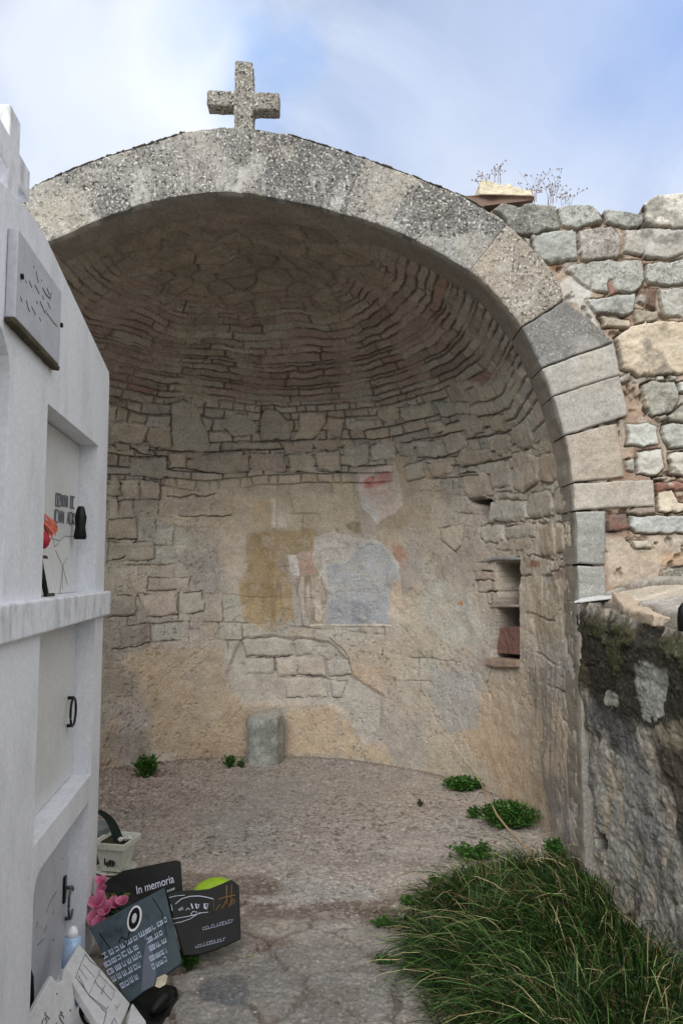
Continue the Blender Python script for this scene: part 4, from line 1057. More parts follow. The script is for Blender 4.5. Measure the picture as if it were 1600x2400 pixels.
# flat slate shim with a pale edge on top, next to the jamb
b = MB(); b.cc = tuple(C(198, 200, 200))
b.prism([at(1344, 1414, 3.9), at(1432, 1404, 3.88), at(1434, 1400, 3.98), at(1400, 1400, 3.99), at(1362, 1406, 3.97)], (0, 0, 0.010))
b.build('slate_shim', WALL_M, low, bevel=.002)['label'] = 'thin pale slate by the arch jamb'
b = MB(); b.cc = tuple(C(176, 160, 142))
b.prism([at(1432, 1385, 3.9), at(1500, 1398, 3.8), at(1545, 1420, 3.6), at(1600, 1452, 3.2), at(1530, 1440, 3.1), at(1462, 1430, 3.5)], (0, 0, -0.05))
b.build('capping_slab', WALL_M, low, bevel=.008, subdiv=4, displace=(.02, .06))

# ================================================================== tomb on the left
Sv = np.array([0.1202, -0.99275, 0.0])       # along the face, towards the camera
Nv = np.array([0.99275, 0.1202, 0.0])        # outward normal
T0 = np.array([-1.035, 3.1, 0.0]) - Sv * 0.232
def TF(s, z, d=0.0): return T0 + Sv * s + Nv * d + np.array([0, 0, z])
def face_sz(px, py, d=0.0):
    r = ray(px, py); o = np.array([0, 0, EYE]); p0 = T0 + Nv * d
    t = np.dot(p0 - o, Nv) / np.dot(r, Nv); p = o + r * t
    return (float(np.dot(p - T0, Sv)), float(p[2]))
tomb = empty('niche_tomb', T0 - Nv * 0.9 + Sv * 0.9, 'tall white rendered burial niche block with gabled top and ledge, left of the arch', 'tomb')
FZ = lambda L, d=0.0: [face_sz(x, y, d) for x, y in L]
print('edge', FZ([(255, 880), (247, 1385), (229, 1900), (215, 2150), (0, 420), (112, 564)]))
gp = FZ([(253, 890), (247, 857), (112, 564), (82, 512), (44, 470), (0, 423)]); print('gable', gp)
zc = gp[0][1]
apex_s = gp[5][0] + .05; LT = 2 * apex_s
def prism_sz(b, L, d0, d1): b.prism([TF(s, z, d0) for s, z in L], Nv * (d1 - d0))
LEDZ1, LEDZ0 = face_sz(254, 1386, .03)[1], face_sz(256, 1441, .03)[1]
body_poly = [(0, -.05), (0, zc), (0.02, gp[1][1] - .005), gp[2], gp[3], gp[4], gp[5], (2 * apex_s - gp[5][0], gp[5][1]), (2 * apex_s - gp[4][0], gp[4][1]), (2 * apex_s - gp[3][0], gp[3][1]), (2 * apex_s - gp[2][0], gp[2][1]), (LT, zc), (LT, -.05)]
b = MB(); prism_sz(b, body_poly, -1.6, 0.0)
body = b.build('body', WHITE, tomb)
# niches
nA_ = FZ([(113, 946), (231, 1042), (226, 1386)]); 
n_up = (nA_[1][0], nA_[0][0], LEDZ1 - 0.002, nA_[0][1])
n2 = FZ([(85, 1920), (214, 1815), (222, 1440)])
n_mid = (face_sz(217, 1700)[0], face_sz(88, 1700)[0], n2[0][1] * 0 + face_sz(214, 1815)[1], LEDZ0 + 0.002)
n3 = FZ([(208, 1879), (173, 1931), (89, 2045)])
n_low = (face_sz(207, 1950)[0], face_sz(76, 2200)[0], 0.04, n3[0][1])
print('niches', n_up, n_mid, n_low, 'ledge', LEDZ0, LEDZ1, 'zc', zc, 'apex', apex_s)
DEP = 0.105
cut = MB()
def rect_cut(n, near_round=0.0):
    s0, s1, z0, z1 = n
    if near_round:
        rr = near_round
        L = [(s0, z0), (s0, z1), (s1 - rr, z1)] + [(s1 - rr + rr * math.sin(a), z1 - rr + rr * math.cos(a)) for a in np.linspace(0.3, math.pi / 2, 6)] + [(s1, z0)]
    else: L = [(s0, z0), (s0, z1), (s1, z1), (s1, z0)]
    prism_sz(cut, L, -DEP, .1)
rect_cut(n_up); rect_cut(n_mid); rect_cut(n_low, 0.07)
# neighbouring column of niches nearer to the camera (arched top just enters the frame)
nl = face_sz(23, 900); nlz = face_sz(23, 870)[1]; wcol = n_up[1] - n_up[0]
for zz in ((LEDZ1 - .002, nlz), (n_mid[2], n_mid[3]), (n_low[2], n_low[3])):
    s0, s1 = nl[0], nl[0] + wcol * 1.05; z0, z1 = zz
    L = [(s0, z0), (s0, z1)]
    if zz[1] == nlz: L += [(s0 + (s1 - s0) * (0.5 - 0.5 * math.cos(a)), z1 + 0.16 * math.sin(a)) for a in np.linspace(0.25, math.pi - .25, 9)]
    L += [(s1, z1), (s1, z0)]
    prism_sz(cut, L, -DEP, .1)
cutter = cut.build('cutter', WHITE)
cutter.location = (0, 0, 0)
bm = body.modifiers.new('bool', 'BOOLEAN'); bm.operation = 'DIFFERENCE'; bm.solver = 'EXACT'; bm.object = cutter; bm.use_self = True
bpy.context.view_layer.update()
dg = bpy.context.evaluated_depsgraph_get()
newme = bpy.data.meshes.new_from_object(body.evaluated_get(dg)); body.modifiers.clear(); body.data = newme
bpy.data.objects.remove(cutter)
bv = body.modifiers.new('b', 'BEVEL'); bv.width = .006; bv.segments = 3; bv.limit_method = 'ANGLE'; bv.angle_limit = R_(40)
# ledge
b = MB(); prism_sz(b, [(-.012, LEDZ0), (-.012, LEDZ1), (LT + .012, LEDZ1), (LT + .012, LEDZ0)], -1.62, .03)
b.build('ledge', WHITE_ROUGH, tomb, bevel=.008, seg=3, subdiv=0)
# slabs
def slab(n, name, mat=SLAB, recess=DEP - .03):
    s0, s1, z0, z1 = n; b = MB()
    prism_sz(b, [(s0 + .004, z0 + .003), (s0 + .004, z1 - .004), (s1 - .004, z1 - .004), (s1 - .004, z0 + .003)], -DEP + .002, -recess)
    return b.build(name, mat, tomb, bevel=.003)
SD = -(DEP - .03)
sl_up = slab(n_up, 'niche_slab'); sl_mid = slab(n_mid, 'niche_slab')
nl2 = (n_low[0], n_low[1], n_low[2], n_low[3] - 0.07)
sl_low = slab(nl2, 'niche_slab', MARBLE)
sl_up['label'] = 'upper niche slab with two rows of raised characters'
sl_mid['label'] = 'plain niche slab with one dark oval handle'; sl_low['label'] = 'veined bottom niche slab with a metal handle'
for zz in ((LEDZ1, nlz - .0), (n_mid[2], n_mid[3]), (n_low[2], n_low[3])):
    slab((nl[0], nl[0] + wcol * 1.05, zz[0], zz[1]), 'niche_slab')
# raised characters: rows as in the photo (worn, hardly legible)
def sline(b, pts, wd, d, th=0.004):
    """stroke on the plane at offset d; pts in (s,z)"""
    for (s0, z0), (s1, z1) in zip(pts[:-1], pts[1:]):
        a = np.array([s1 - s0, z1 - z0]); L = np.linalg.norm(a) + 1e-9; n = np.array([-a[1], a[0]]) / L * wd / 2
        prism_sz(b, [(s0 + n[0], z0 + n[1]), (s1 + n[0], z1 + n[1]), (s1 - n[0], z1 - n[1]), (s0 - n[0], z0 - n[1])], d + .0005, d + th)
GL = {'0': [[(0, 0), (0, 1), (1, 1), (1, 0), (0, 0)]], 'L': [[(0, 1), (0, 0), (1, 0)]], 'N': [[(0, 0), (0, 1), (1, 0), (1, 1)]], 'Z': [[(0, 1), (1, 1), (0, 0), (1, 0)]], 'I': [[(.5, 0), (.5, 1)]],
      'C': [[(1, 1), (0, 1), (0, 0), (1, 0)]], 'A': [[(0, 0), (.5, 1), (1, 0)], [(.25, .5), (.75, .5)]], 'J': [[(1, 1), (1, 0), (0, 0)]], 'V': [[(0, 1), (.5, 0), (1, 1)]], 'K': [[(0, 0), (0, 1)], [(1, 1), (0, .5), (1, 0)]], 'T': [[(0, 1), (1, 1)], [(.5, 1), (.5, 0)]], ' ': []}
def row(b, txt, pa, pb, h, wd, d):
    (s0, z0), (s1, z1) = face_sz(*pa, d), face_sz(*pb, d)
    n = len(txt); st = (s1 - s0) / n
    for i, ch in enumerate(txt):
        for L in GL[ch]:
            sline(b, [(s0 + st * (i + .12 + .72 * x), z0 + (z1 - z0) * (i / n) + y * h) for x, y in L], wd, d)
b = MB(); row(b, '0ZNIN 0C', (129, 1184), (174, 1190), .045, .006, SD); row(b, 'JCNN ACK', (121, 1222), (174, 1228), .045, .006, SD)
b.build('lettering', ENGRAVE, sl_up)
b = MB()
def hair(pp, d, wd=.002): sline(b, FZ(pp, d), wd, d, .0012)
hair([(112, 1262), (125, 1262), (140, 1268), (152, 1256), (168, 1258)], SD); hair([(125, 1262), (128, 1282), (138, 1272)], SD); hair([(130, 1290), (147, 1326), (158, 1370)], SD); hair([(157, 1308), (147, 1326), (140, 1395)], SD)
hair([(147, 1326), (146, 1380)], SD)
b.build('surface_crack', ENGRAVE, sl_up)
# handles
def handle(slab_, c, w_, h_, mat=IRON, plate=False):
    s, z = face_sz(*c, SD + .02); b = MB()
    pts = [TF(s + w_ * math.cos(a), z + h_ * math.sin(a), SD + .022) for a in np.linspace(0, 2 * math.pi, 24)]
    b.tube(pts, .005, 8)
    for dz in (-h_, h_): b.tube([TF(s, z + dz, SD), TF(s, z + dz, SD + .024)], .007, 10)
    h = b.build('handle', mat, slab_, smooth=True)
    if plate:
        b = MB(); prism_sz(b, [(s + .03, z + .02), (s + .03, z + .12), (s + .055, z + .12), (s + .055, z + .02)], SD + .001, SD + .01); b.build('mounting_plate', IRON, slab_)
handle(sl_mid, (171, 1668), .045, .055); handle(sl_low, (166, 2116), .04, .06, STEEL, True)
b = MB()
for L in ([(133, 2090), (118, 2112), (108, 2140)], [(88, 2160), (86, 2175)], [(110, 2168), (104, 2184)], [(126, 2135), (124, 2142)], [(102, 2200), (88, 2216)], [(145, 2012), (146, 2014)], [(160, 2024), (161, 2025)], [(124, 2202), (126, 2204)]):
    sline(b, FZ(L, SD), .0035, SD, .0012)
b.build('surface_crack', ENGRAVE, sl_low)
# commemorative plaque, mossy underside, dowels and faded script
pq = FZ([(41, 527), (146, 688), (142, 848), (38, 745)], .028)
pq_s0 = face_sz(143, 760, .028)[0]; pq_s1 = face_sz(40, 650, .028)[0]
pz1 = face_sz(41, 530, .028)[1]; pz0 = face_sz(38, 745, .028)[1]
b = MB(); prism_sz(b, [(pq_s0, pz0), (pq_s0, pz1), (pq_s1, pz1), (pq_s1, pz0)], .001, .028)
plaque = b.build('memorial_plaque', MARBLE, tomb, bevel=.003); plaque['label'] = 'grey square plaque with faded script high on the tomb'
b = MB(); prism_sz(b, [(pq_s0 - .01, pz0 - .016), (pq_s0 - .01, pz0 - .001), (pq_s1 + .005, pz0 - .001), (pq_s1 + .005, pz0 - .016)], .001, .026)
b.build('mossy_sill', MOSSY, plaque, bevel=.004, subdiv=4, displace=(.006, .03))
b = MB()
for p in ((50, 648), (143, 762)):
    s, z = face_sz(*p, .028); b.tube([TF(s, z, .022), TF(s, z, .034)], .008, 10)
b.build('dowel', IRON, plaque)
b = MB(); rs = random.Random(4)
for L in ([(79, 624), (80, 628)], [(85, 636), (88, 655), (91, 662)], [(68, 658), (75, 674)], [(97, 655), (98, 660)], [(60, 655), (62, 664)], [(82, 668), (92, 688)], [(100, 675), (108, 690), (118, 700), (120, 686)], [(100, 692), (102, 702)], [(62, 704), (66, 722), (70, 730)], [(74, 718), (84, 738)], [(94, 706), (106, 734), (109, 726)], [(112, 708), (118, 724)], [(48, 695), (52, 708)], [(92, 744), (96, 752)], [(112, 738), (110, 734), (126, 756), (134, 764)], [(86, 706), (88, 712)], [(110, 676), (116, 690)]):
    sline(b, FZ(L, .028), .0035 * rs.uniform(.6, 1.3), .028, .0015)
b.build('lettering', ENGRAVE, plaque)

# white cross on the tomb roof
KD = -.05
s_c, z_b = face_sz(38, 455, KD); s_far = face_sz(50, 300, KD)[0]; s_near = face_sz(26, 260, KD)[0]
z_top = face_sz(26, 242, KD)[1]; za_t = face_sz(50, 363, KD)[1]; za_b = face_sz(43, 432, KD)[1]; s_arm = face_sz(72, 406, KD)[0]
sw = s_near - s_far; armL = s_far - s_arm
roofz = lambda s: gp[4][1] - .05
print('cross', s_far, s_near, z_b, z_top, za_b, za_t, armL, roofz(s_far))
b = MB()
prism_sz(b, [(s_far, roofz(s_far) - .03), (s_far, za_b), (s_arm, za_b), (s_arm, za_t), (s_far, za_t), (s_far, z_top), (s_near, z_top), (s_near, za_t), (s_near + armL, za_t), (s_near + armL, za_b), (s_near, za_b), (s_near, roofz(s_near) - .03)], KD - .11, KD)
oc_ = TF((s_far + s_near) / 2, roofz(s_far), KD - .06)
tag(b.build('white_cross', WHITE_ROUGH, origin=oc_, bevel=.006, seg=2), 'white painted cross on the gable of the white tomb, cut by the left frame edge', 'cross')

# small things standing in the niches
def niche_origin(p, z, d): s, _ = face_sz(*p, d); return TF(s, z, d)
zL = LEDZ1
o = niche_origin((113, 1400), zL, -.02)
b = MB(); s, z = face_sz(106, 1220, -.03)
vz = face_sz(106, 1262, -.03)[1]
# tall flower holder with cloth petals at the near side of the upper niche
r_ = empty('cloth_flower', TF(s, zL, -.05), 'red and coral cloth flower in a slim dark holder inside the upper niche', 'flower')
b.tube([TF(s + .012, zL, -.05), TF(s + .012, z - .02, -.05)], .008, 8); b.tube([TF(s + .012, z - .02, -.05), TF(s + .014, z + .09, -.045)], [.014, .006], 8); b.build('holder', IRON, r_, smooth=True)
b = MB()
for i in range(9):
    a = i * .7; p = TF(s, z, -.04); q = TF(s - .045 - .01 * math.sin(a * 2), z - .03 + .02 * math.cos(a), -.02 + .02 * math.sin(a))
    b.add([p, q + (0, 0, .012), q - (0, 0, .012)], [(0, 1, 2)]); b.add([p + np.array([0, 0, .03]), q + (0, 0, .012), q - (0, 0, .002)], [(0, 1, 2)])
b.build('coral_petals', CORAL, r_)
b = MB(); b.blob(TF(s, z - .065, -.04), .03, .03, .028, 9, 6, .15); b.build('red_petals', REDF, r_, smooth=True)
s, z = face_sz(191, 1264, SD + .04)
b = MB(); oo = TF(s, z, SD + .035)
b.lathe(oo, [(.022, 0), (.026, .01), (.02, .05), (.024, .09), (.014, .13), (.010, .135)], 16)
b.build('dark_vase', IRON, sl_up, smooth=True)['label'] = 'small black vase fixed to the slab'
s, z = face_sz(108, 1404, -.03); b = MB()
fr = empty('photo_frame', TF(s, zL, -.05), 'small dark framed picture leaning in the lower near corner of the upper niche', 'picture frame')
b.obox(TF(s + .02, zL, -.02), -Sv * .10, (0, 0, .14) - Nv * .03, -Nv * .012); b.build('frame', IRON, fr, bevel=.002)
b = MB(); b.obox(TF(s + .008, zL + .012, -.0175), -Sv * .076, (0, 0, .116) - Nv * .025, -Nv * .002); b.build('picture', SLAB, fr)

# ================================================================== stone cross on the arch
cb = XZ([(541, 303), (598, 308), (552, 144), (588, 145), (486, 213), (485, 250), (654, 218), (653, 260)])
def stick(polyxz, y0, y1):
    b = MB(); b.prism([(x, y0, z) for x, z in polyxz], (0, y1 - y0, 0)); return b
XZc = lambda L: [(lambda p: (p[0], p[2]))(at(x, y, 4.05)) for x, y in L]
cz = XZc([(549, 315), (548, 249), (484, 247), (485, 211), (550, 214), (551, 142), (592, 144), (594, 215), (655, 218), (654, 258), (594, 257), (592, 315)])
b = stick(cz, 4.045, 4.14); b.cc = (1, 1, 1)
b.c = [tuple(C(150, 147, 138))] * len(b.v)
oc_ = np.array([(cz[0][0] + cz[-1][0]) / 2, 4.1, cz[0][1]])
ob = b.build('stone_cross', ARCH_M, origin=oc_, bevel=.008, seg=2)
tag(ob, 'lichen speckled grey stone cross standing on the crown of the arch', 'cross')
ob.data.attributes.new('spk', 'FLOAT', 'POINT').data.foreach_set('value', np.ones(len(ob.data.vertices), f32))
rm = ob.modifiers.new('r', 'REMESH'); rm.mode = 'VOXEL'; rm.voxel_size = .006
# attributes are lost by a voxel remesh, so keep a dedicated material
CROSS_M = ARCH_M.copy(); CROSS_M.name = 'cross_granite'
for n in list(CROSS_M.node_tree.nodes):
    if n.type == 'ATTRIBUTE':
        v = CROSS_M.node_tree.nodes.new('ShaderNodeRGB' if n.attribute_name == 'Col' else 'ShaderNodeValue')
        if n.attribute_name == 'Col': v.outputs[0].default_value = (*C(140, 136, 127), 1)
        else: v.outputs[0].default_value = 1.0
        for l in list(CROSS_M.node_tree.links):
            if l.from_node == n: CROSS_M.node_tree.links.new(v.outputs[0], l.to_socket)
ob.data.materials.clear(); ob.data.materials.append(CROSS_M)
tx_ = bpy.data.textures.new('cr', 'CLOUDS'); tx_.noise_scale = .03; tx_.noise_depth = 3
dm = ob.modifiers.new('d', 'DISPLACE'); dm.texture = tx_; dm.strength = .009; dm.mid_level = .5; dm.texture_coords = 'LOCAL'
# mortar pad below the cross
pad = MB(); pad.cc = tuple(C(150, 148, 140)); pz = XZ([(520, 306), (541, 299), (600, 300), (625, 310)])
pad.prism([(pz[0][0], 4.01, pz[0][1] - .02), (pz[1][0], 4.01, pz[1][1]), (pz[2][0], 4.01, pz[2][1]), (pz[3][0], 4.01, pz[3][1] - .02)], (0, .25, 0))
pad.build('cross_footing', ARCH_M, chapel, bevel=.006, subdiv=3, displace=(.012, .05))

# ================================================================== odds on top of the wall
b = MB(); b.cc = (1, 1, 1)
b.prism([at(1083, 458, 4.1), at(1150, 457, 4.05), at(1252, 459, 4.08), at(1250, 470, 4.1), at(1180, 476, 4.06), at(1105, 486, 4.06)], (0, .35, 0))
tag(b.build('old_board', WOOD, origin=at(1170, 478, 4.2), bevel=.004, subdiv=3, displace=(.008, .05)), 'weathered brown board lying flat on the wall top right of the arch', 'board')
b = MB(); b.cc = tuple(C(212, 204, 180))
b.prism([at(1122, 455, 4.12), at(1124, 424, 4.14), at(1140, 420, 4.14), at(1160, 428, 4.14), at(1175, 434, 4.14), at(1190, 430, 4.14), at(1215, 440, 4.14), at(1244, 447, 4.14), at(1247, 458, 4.12)], (0, .22, 0))
tag(b.build('broken_block', ROCK_M, origin=at(1180, 457, 4.2), bevel=.005, subdiv=4, displace=(.02, .03)), 'jagged cream coloured fragment resting on the brown board', 'stone')
# earth and rubble filling behind the parapet stones
b = MB(); rs = random.Random(12)
for i in range(16):
    x = rs.uniform(1.08, 1.4); b.cc = tuple(C(176, 160, 136) * rs.uniform(.6, 1.1)); b.blob((x, 4.2 + rs.uniform(-.02, .15), at(1240, 476, 4)[2] + rs.uniform(-.03, .02)), rs.uniform(.03, .06), .06, rs.uniform(.02, .045), 9, 6, .2, rs)
b.build('wall_core', ROCK_M, chapel, smooth=True)
def dry_tuft(px, py, n, hgt, seed, label, spread=.5):
    rs = random.Random(seed); o = at(px, py, 4.14); b = MB()
    for i in range(n):
        b.cc = tuple(C(150, 128, 96) * rs.uniform(.5, 1.3))
        h = hgt * rs.uniform(.45, 1); dx = rs.uniform(-spread, spread); dy = rs.uniform(-.3, .3)
        p0 = o + np.array([rs.uniform(-.03, .03), rs.uniform(-.03, .03), -.01])
        pts = [p0 + np.array([dx * t * t * h, dy * t * t * h, t * h * (1 - .2 * abs(dx) * t)]) for t in np.linspace(0, 1, 6)]
        b.tube(pts, [.0014, .0013, .0011, .001, .0009, .0007], 4)
        for k in range(rs.randint(2, 5)):
            p = pts[rs.randint(3, 5)]; q = p + np.array([rs.uniform(-.035, .035), rs.uniform(-.02, .02), rs.uniform(0, .03)])
            b.tube([p, q], .0008, 3); b.cc = tuple(C(120, 78, 54) * rs.uniform(.6, 1.4)); b.blob(q, .0035, .003, .0055, 5, 4, .2, rs); b.cc = tuple(C(150, 128, 96))
    tag(b.build('dry_weed', STRAW, origin=o), label, 'dry weed', 'dry weeds on the wall top')
dry_tuft(1166, 425, 5, .11, 1, 'tallest upright dry stalk standing on the cream fragment', .2)
dry_tuft(1245, 470, 9, .20, 2, 'bushy dry weed just right of the brown board on the wall top', .6)
dry_tuft(1290, 476, 8, .19, 3, 'sparse dry weed on the wall top over the grey green block', .5)
dry_tuft(1325, 480, 6, .15, 4, 'dry weed leaning right at the right end of the weed row', .8)
dry_tuft(1128, 424, 5, .06, 5, 'tiny dry sprigs at the left corner of the cream fragment', .8)

# ================================================================== ground
ya2 = [1.9]
while ya2[-1] < 6.9: ya2.append(ya2[-1] + 0.0030 * (ya2[-1] / 2.4) ** 1.5)
ya2 = np.array(ya2, f32); xa2 = np.arange(-2.75, 1.62, 0.0058).astype(f32)
Xg, Yg = np.meshgrid(xa2, ya2, indexing='ij')
nA = fbm(Xg, Yg, 1.1, 4, 401); nB = fbm(Xg, Yg, 6, 4, 402); nC = fbm(Xg, Yg, 26, 4, 403); nE = fbm(Xg, Yg, 75, 3, 404)
w1, w2, wi = worley(Xg + .1 * nB, Yg * 1.1 + .1 * nA, 3.1, 405)
G2 = lambda L: np.array([ground_at(*p)[:2] for p in L])
# front flagstones bedded in dirt
frontm = sm(3.75, 3.35, Yg + 0.5 * (nA - .5) - 0.12 * Xg)
st = sm(0.02, 0.07, w2 - w1 + .04 * (nC - .5)) * sm(0.25, 0.35, wi + .25 * (nA - .5)) * frontm
Hg = 0.012 * (nB - .5) + 0.010 * (nC - .5) * (1 - .6 * st) + 0.006 * (nE - .5) * (1 - .9 * st) + 0.012 * st
Cg = mix(C(166, 150, 134) + 0 * Xg[..., None], C(160, 148, 136), sm(.4, .6, nA))
Cg = mix(Cg, C(150, 144, 138), sm(.5, .65, fbm(Xg, Yg, 1.7, 4, 406)) * .7)
gravel = sm(.35, .2, fbm(Xg + 1.0, Yg, .8, 2, 407)) 
# coarser pebbly left of the apse floor
lf = sm(-0.7, -1.7, Xg + .5 * (nA - .5)) * sm(3.7, 4.4, Yg)
p1, p2, pid = worley(Xg, Yg, 30, 408)
peb = sm(.55, .1, p1)
Hg = Hg + (0.004 + 0.010 * lf) * peb * (pid > .35)
Cg = mix(Cg, C(140, 122, 110), lf * .75)
Cg = Cg * (1 + (pid[..., None] - .5) * (0.22 + .3 * lf[..., None]))
dirt = sm(.5, .66, fbm(Xg * .8, Yg * 1.6, 2.2, 4, 409)) * sm(4.6, 3.8, Yg)
Cg = mix(Cg, C(104, 84, 66), dirt * .85)
Cg = mix(Cg, mix(C(104, 106, 108) + 0 * Cg, C(146, 136, 120), wi), st * .9 * (1 - .6 * sm(.5, .62, fbm(Xg, Yg, 3.3, 5, 411))))
Cg = mix(Cg, C(92, 72, 56), frontm * (1 - sm(0.0, 0.13, w2 - w1 + .05 * (nC - .5))) * .8)
brk = sm(3.95, 3.75, Yg + .2 * (nB - .5)) * sm(3.5, 3.65, Yg + .2 * (nB - .5)) * sm(.4, .55, nB)
Cg = mix(Cg, C(98, 78, 60), brk * .75)
for P_, cl_, am in ((G2([(470, 2300), (560, 2285), (590, 2320), (560, 2370), (480, 2360), (440, 2330)]), C(96, 98, 102), .95), (G2([(545, 2240), (590, 2235), (610, 2262), (560, 2268)]), C(160, 152, 136), .95), (G2([(640, 2060), (860, 2075), (900, 2110), (700, 2120)]), C(152, 148, 140), .8),
                    (G2([(420, 2270), (520, 2215), (620, 2230), (760, 2210), (960, 2230), (930, 2420), (700, 2420)]), C(108, 106, 100), .5)):
    d = poly_sdf(P_, Xg + .06 * (nB - .5) + .03 * (nC - .5), Yg + .06 * (nC - .5)); Cg = mix(Cg, np.asarray(cl_) * (.85 + .3 * nC[..., None]), sm(-.01, .02, d) * am)
# base of the apse: dirt gathers at the foot of the wall
rr_ = np.where(Yg > YC, np.hypot(Xg - CX, Yg - YC), np.abs(Xg - CX)); foot = sm(RH - .10, RH - .02, rr_ + .06 * (nB - .5)) * (Yg > 4.1)
Cg = mix(Cg, C(112, 94, 78), foot * .6); Hg += .015 * foot
spc = sm(.60, .70, fbm(Xg * .8, Yg, 62, 3, 421)) * (.25 + .6 * sm(.42, .6, fbm(Xg, Yg, 2.4, 4, 422)) + .5 * lf) * (1 - .92 * frontm); Cg = mix(Cg, C(84, 72, 62), np.clip(spc, 0, .8)); Hg = Hg - .004 * spc
spl = sm(.64, .72, fbm(Xg, Yg, 55, 3, 423)); Cg = mix(Cg, C(196, 190, 178), spl * .4 * (1 - .9 * frontm))
Cg = Cg * 1.22
P3 = np.stack([Xg, Yg, Hg], -1)
# outer sheet reaching the horizon
bx0, bx1, by0, by1 = float(xa2[0]), float(xa2[-1]), float(ya2[0]), float(ya2[-1])
def sheet(x0, x1, y0, y1, n=24):
    a = np.linspace(x0, x1, n); bq = np.linspace(y0, y1, n); A, B = np.meshgrid(a, bq, indexing='ij')
    c = mix(C(140, 130, 112) + 0 * A[..., None], C(96, 104, 66), sm(.4, .6, fbm(A, B, .3, 3, 44)))
    return (np.stack([A, B, 0 * A], -1), c, 0.1 + 0 * A)
gparts = [(P3, Cg, 0.18 + 0.2 * nA), sheet(-400, bx0, -400, 400), sheet(bx1, 400, -400, 400), sheet(bx0, bx1, -400, by0), sheet(bx0, bx1, by1, 400)]
tag(link('ground', join_grids(gparts), GROUND_M), kind='structure')

# loose grit scattered on the floor
rs = random.Random(21); b = MB()
for i in range(2600):
    if rs.random() < .55:
        a = rs.uniform(0, math.pi); r0 = RH * math.sqrt(rs.uniform(.1, .97)); x, y = CX + r0 * math.cos(a), YC + r0 * math.sin(a)
        if x > -0.6 and rs.random() < .6: continue
    else: x, y = rs.uniform(-1.0, 0.7), rs.uniform(2.4, 4.7)
    sz = rs.choice((.003, .004, .004, .005, .006, .006, .009)) * rs.uniform(.7, 1.3)
    b.cc = tuple(C(*rs.choice(((160, 148, 136), (140, 130, 120), (176, 168, 156), (150, 140, 128), (200, 194, 184)))) * rs.uniform(.8, 1.1))
    b.blob((x, y, sz * .35), sz, sz * rs.uniform(.6, 1), sz * .6, 5, 4, .25, rs)
tag(b.build('grit', ROCK_M, smooth=False), 'small grit and stone chips scattered over the floor', 'grit', kind='stuff')

# ================================================================== stone stump in the apse
ctr = ground_at(617, 1792); b = MB(); b.cc = tuple(C(150, 156, 146))
ns, nh = 64, 40; rad = .158
vs = []; rs = random.Random(2)
P3 = np.zeros((ns + 1, nh + 8, 3), f32)
for i in range(ns + 1):
    a = 2 * math.pi * i / ns
    oct_ = 1 / max(math.cos((a % (math.pi / 4)) - math.pi / 8), .1) * .965     # softened octagon
    for j in range(nh + 8):
        t = min(1, j / (nh - 1)); k = max(0, j - nh + 1) / 8
        r0 = rad * (oct_ * .85 + .15) * (1.0 - .03 * t) * (1 - k) * (1 - .06 * sm(.93, 1, np.array(t)))
        x, y = r0 * math.cos(a), r0 * math.sin(a)
        top = .40 + .035 * max(-1, min(.35, (x) / rad)) + .02 * (y / rad)
        P3[i, j] = (ctr[0] + x, ctr[1] + .1 + y, top * t - .03 * (1 - t) + (.008 * k))
aa = np.linspace(0, 6.28, ns + 1)[:, None] + 0 * P3[..., 2]
nz = fbm(np.abs(aa - 3.14) * rad * 1.0, P3[..., 2] + P3[..., 0] * 0, 14, 4, 501)
P3[..., 0] += (P3[..., 0] - ctr[0]) * (.10 * (nz - .5)); P3[..., 1] += (P3[..., 1] - ctr[1] - .1) * (.10 * (nz - .5))
c_ = mix(C(172, 176, 168) + 0 * P3, C(140, 148, 138), sm(.4, .6, nz)); c_ = mix(c_, C(176, 170, 156), sm(.37, .40, P3[..., 2]))
o0 = np.array([ctr[0], ctr[1] + .1, 0])
tag(link('stone_stump', grid_mesh(P3 - o0, c_, .35 + 0 * nz), ARCH_M, None, o0), 'short greenish grey stone stump standing at the foot of the apse wall', 'stone post')

# ================================================================== plants
def weed(name, px, py, wd, hgt, n, seed, label, cols=((70, 118, 46), (52, 96, 36), (98, 142, 62)), group='weeds on the floor', leaf=.010, origin=None, cat='weed'):
    rs = random.Random(seed); o = ground_at(px, py) if origin is None else np.array(origin, float); b = MB()
    for i in range(n):
        a = rs.uniform(0, 2 * math.pi); r0 = wd * math.sqrt(rs.random()) * rs.uniform(.6, 1)
        base = o + np.array([r0 * math.cos(a) * .35, r0 * math.sin(a) * .25, 0]); h = hgt * rs.uniform(.35, 1) * (1 - .45 * (r0 / wd) ** 2)
        tip = o + np.array([r0 * math.cos(a), r0 * math.sin(a) * .6, h])
        m = (base + tip) / 2 + np.array([0, 0, h * .25])
        b.cc = tuple(C(70, 90, 50)); b.tube([base, m, tip], [.0016, .0012, .0008], 3, cap=False)
        for k in range(rs.randint(6, 10)):
            t = rs.uniform(.35, 1.05); c = (1 - t) ** 2 * base + 2 * t * (1 - t) * m + t * t * tip
            d = np.array([rs.uniform(-1, 1), rs.uniform(-1, 1), rs.uniform(-.2, .9)]); d /= np.linalg.norm(d)
            s = np.cross(d, (rs.uniform(-1, 1), rs.uniform(-1, 1), 1)); s /= np.linalg.norm(s) + 1e-6
            L = leaf * rs.uniform(.6, 1.5); b.cc = tuple(C(*rs.choice(cols)) * rs.uniform(.6, 1.15))
            b.add([c, c + d * L * .5 + s * L * .42, c + d * L * 1.1, c + d * L * .5 - s * L * .42], [(0, 1, 2, 3)])
    return tag(b.build(name, LEAF, origin=o), label, cat, group)
weed('weed', 344, 1822, .13, .19, 120, 31, 'leafy green weed at the foot of the apse wall, left of the stone stump', leaf=.018)
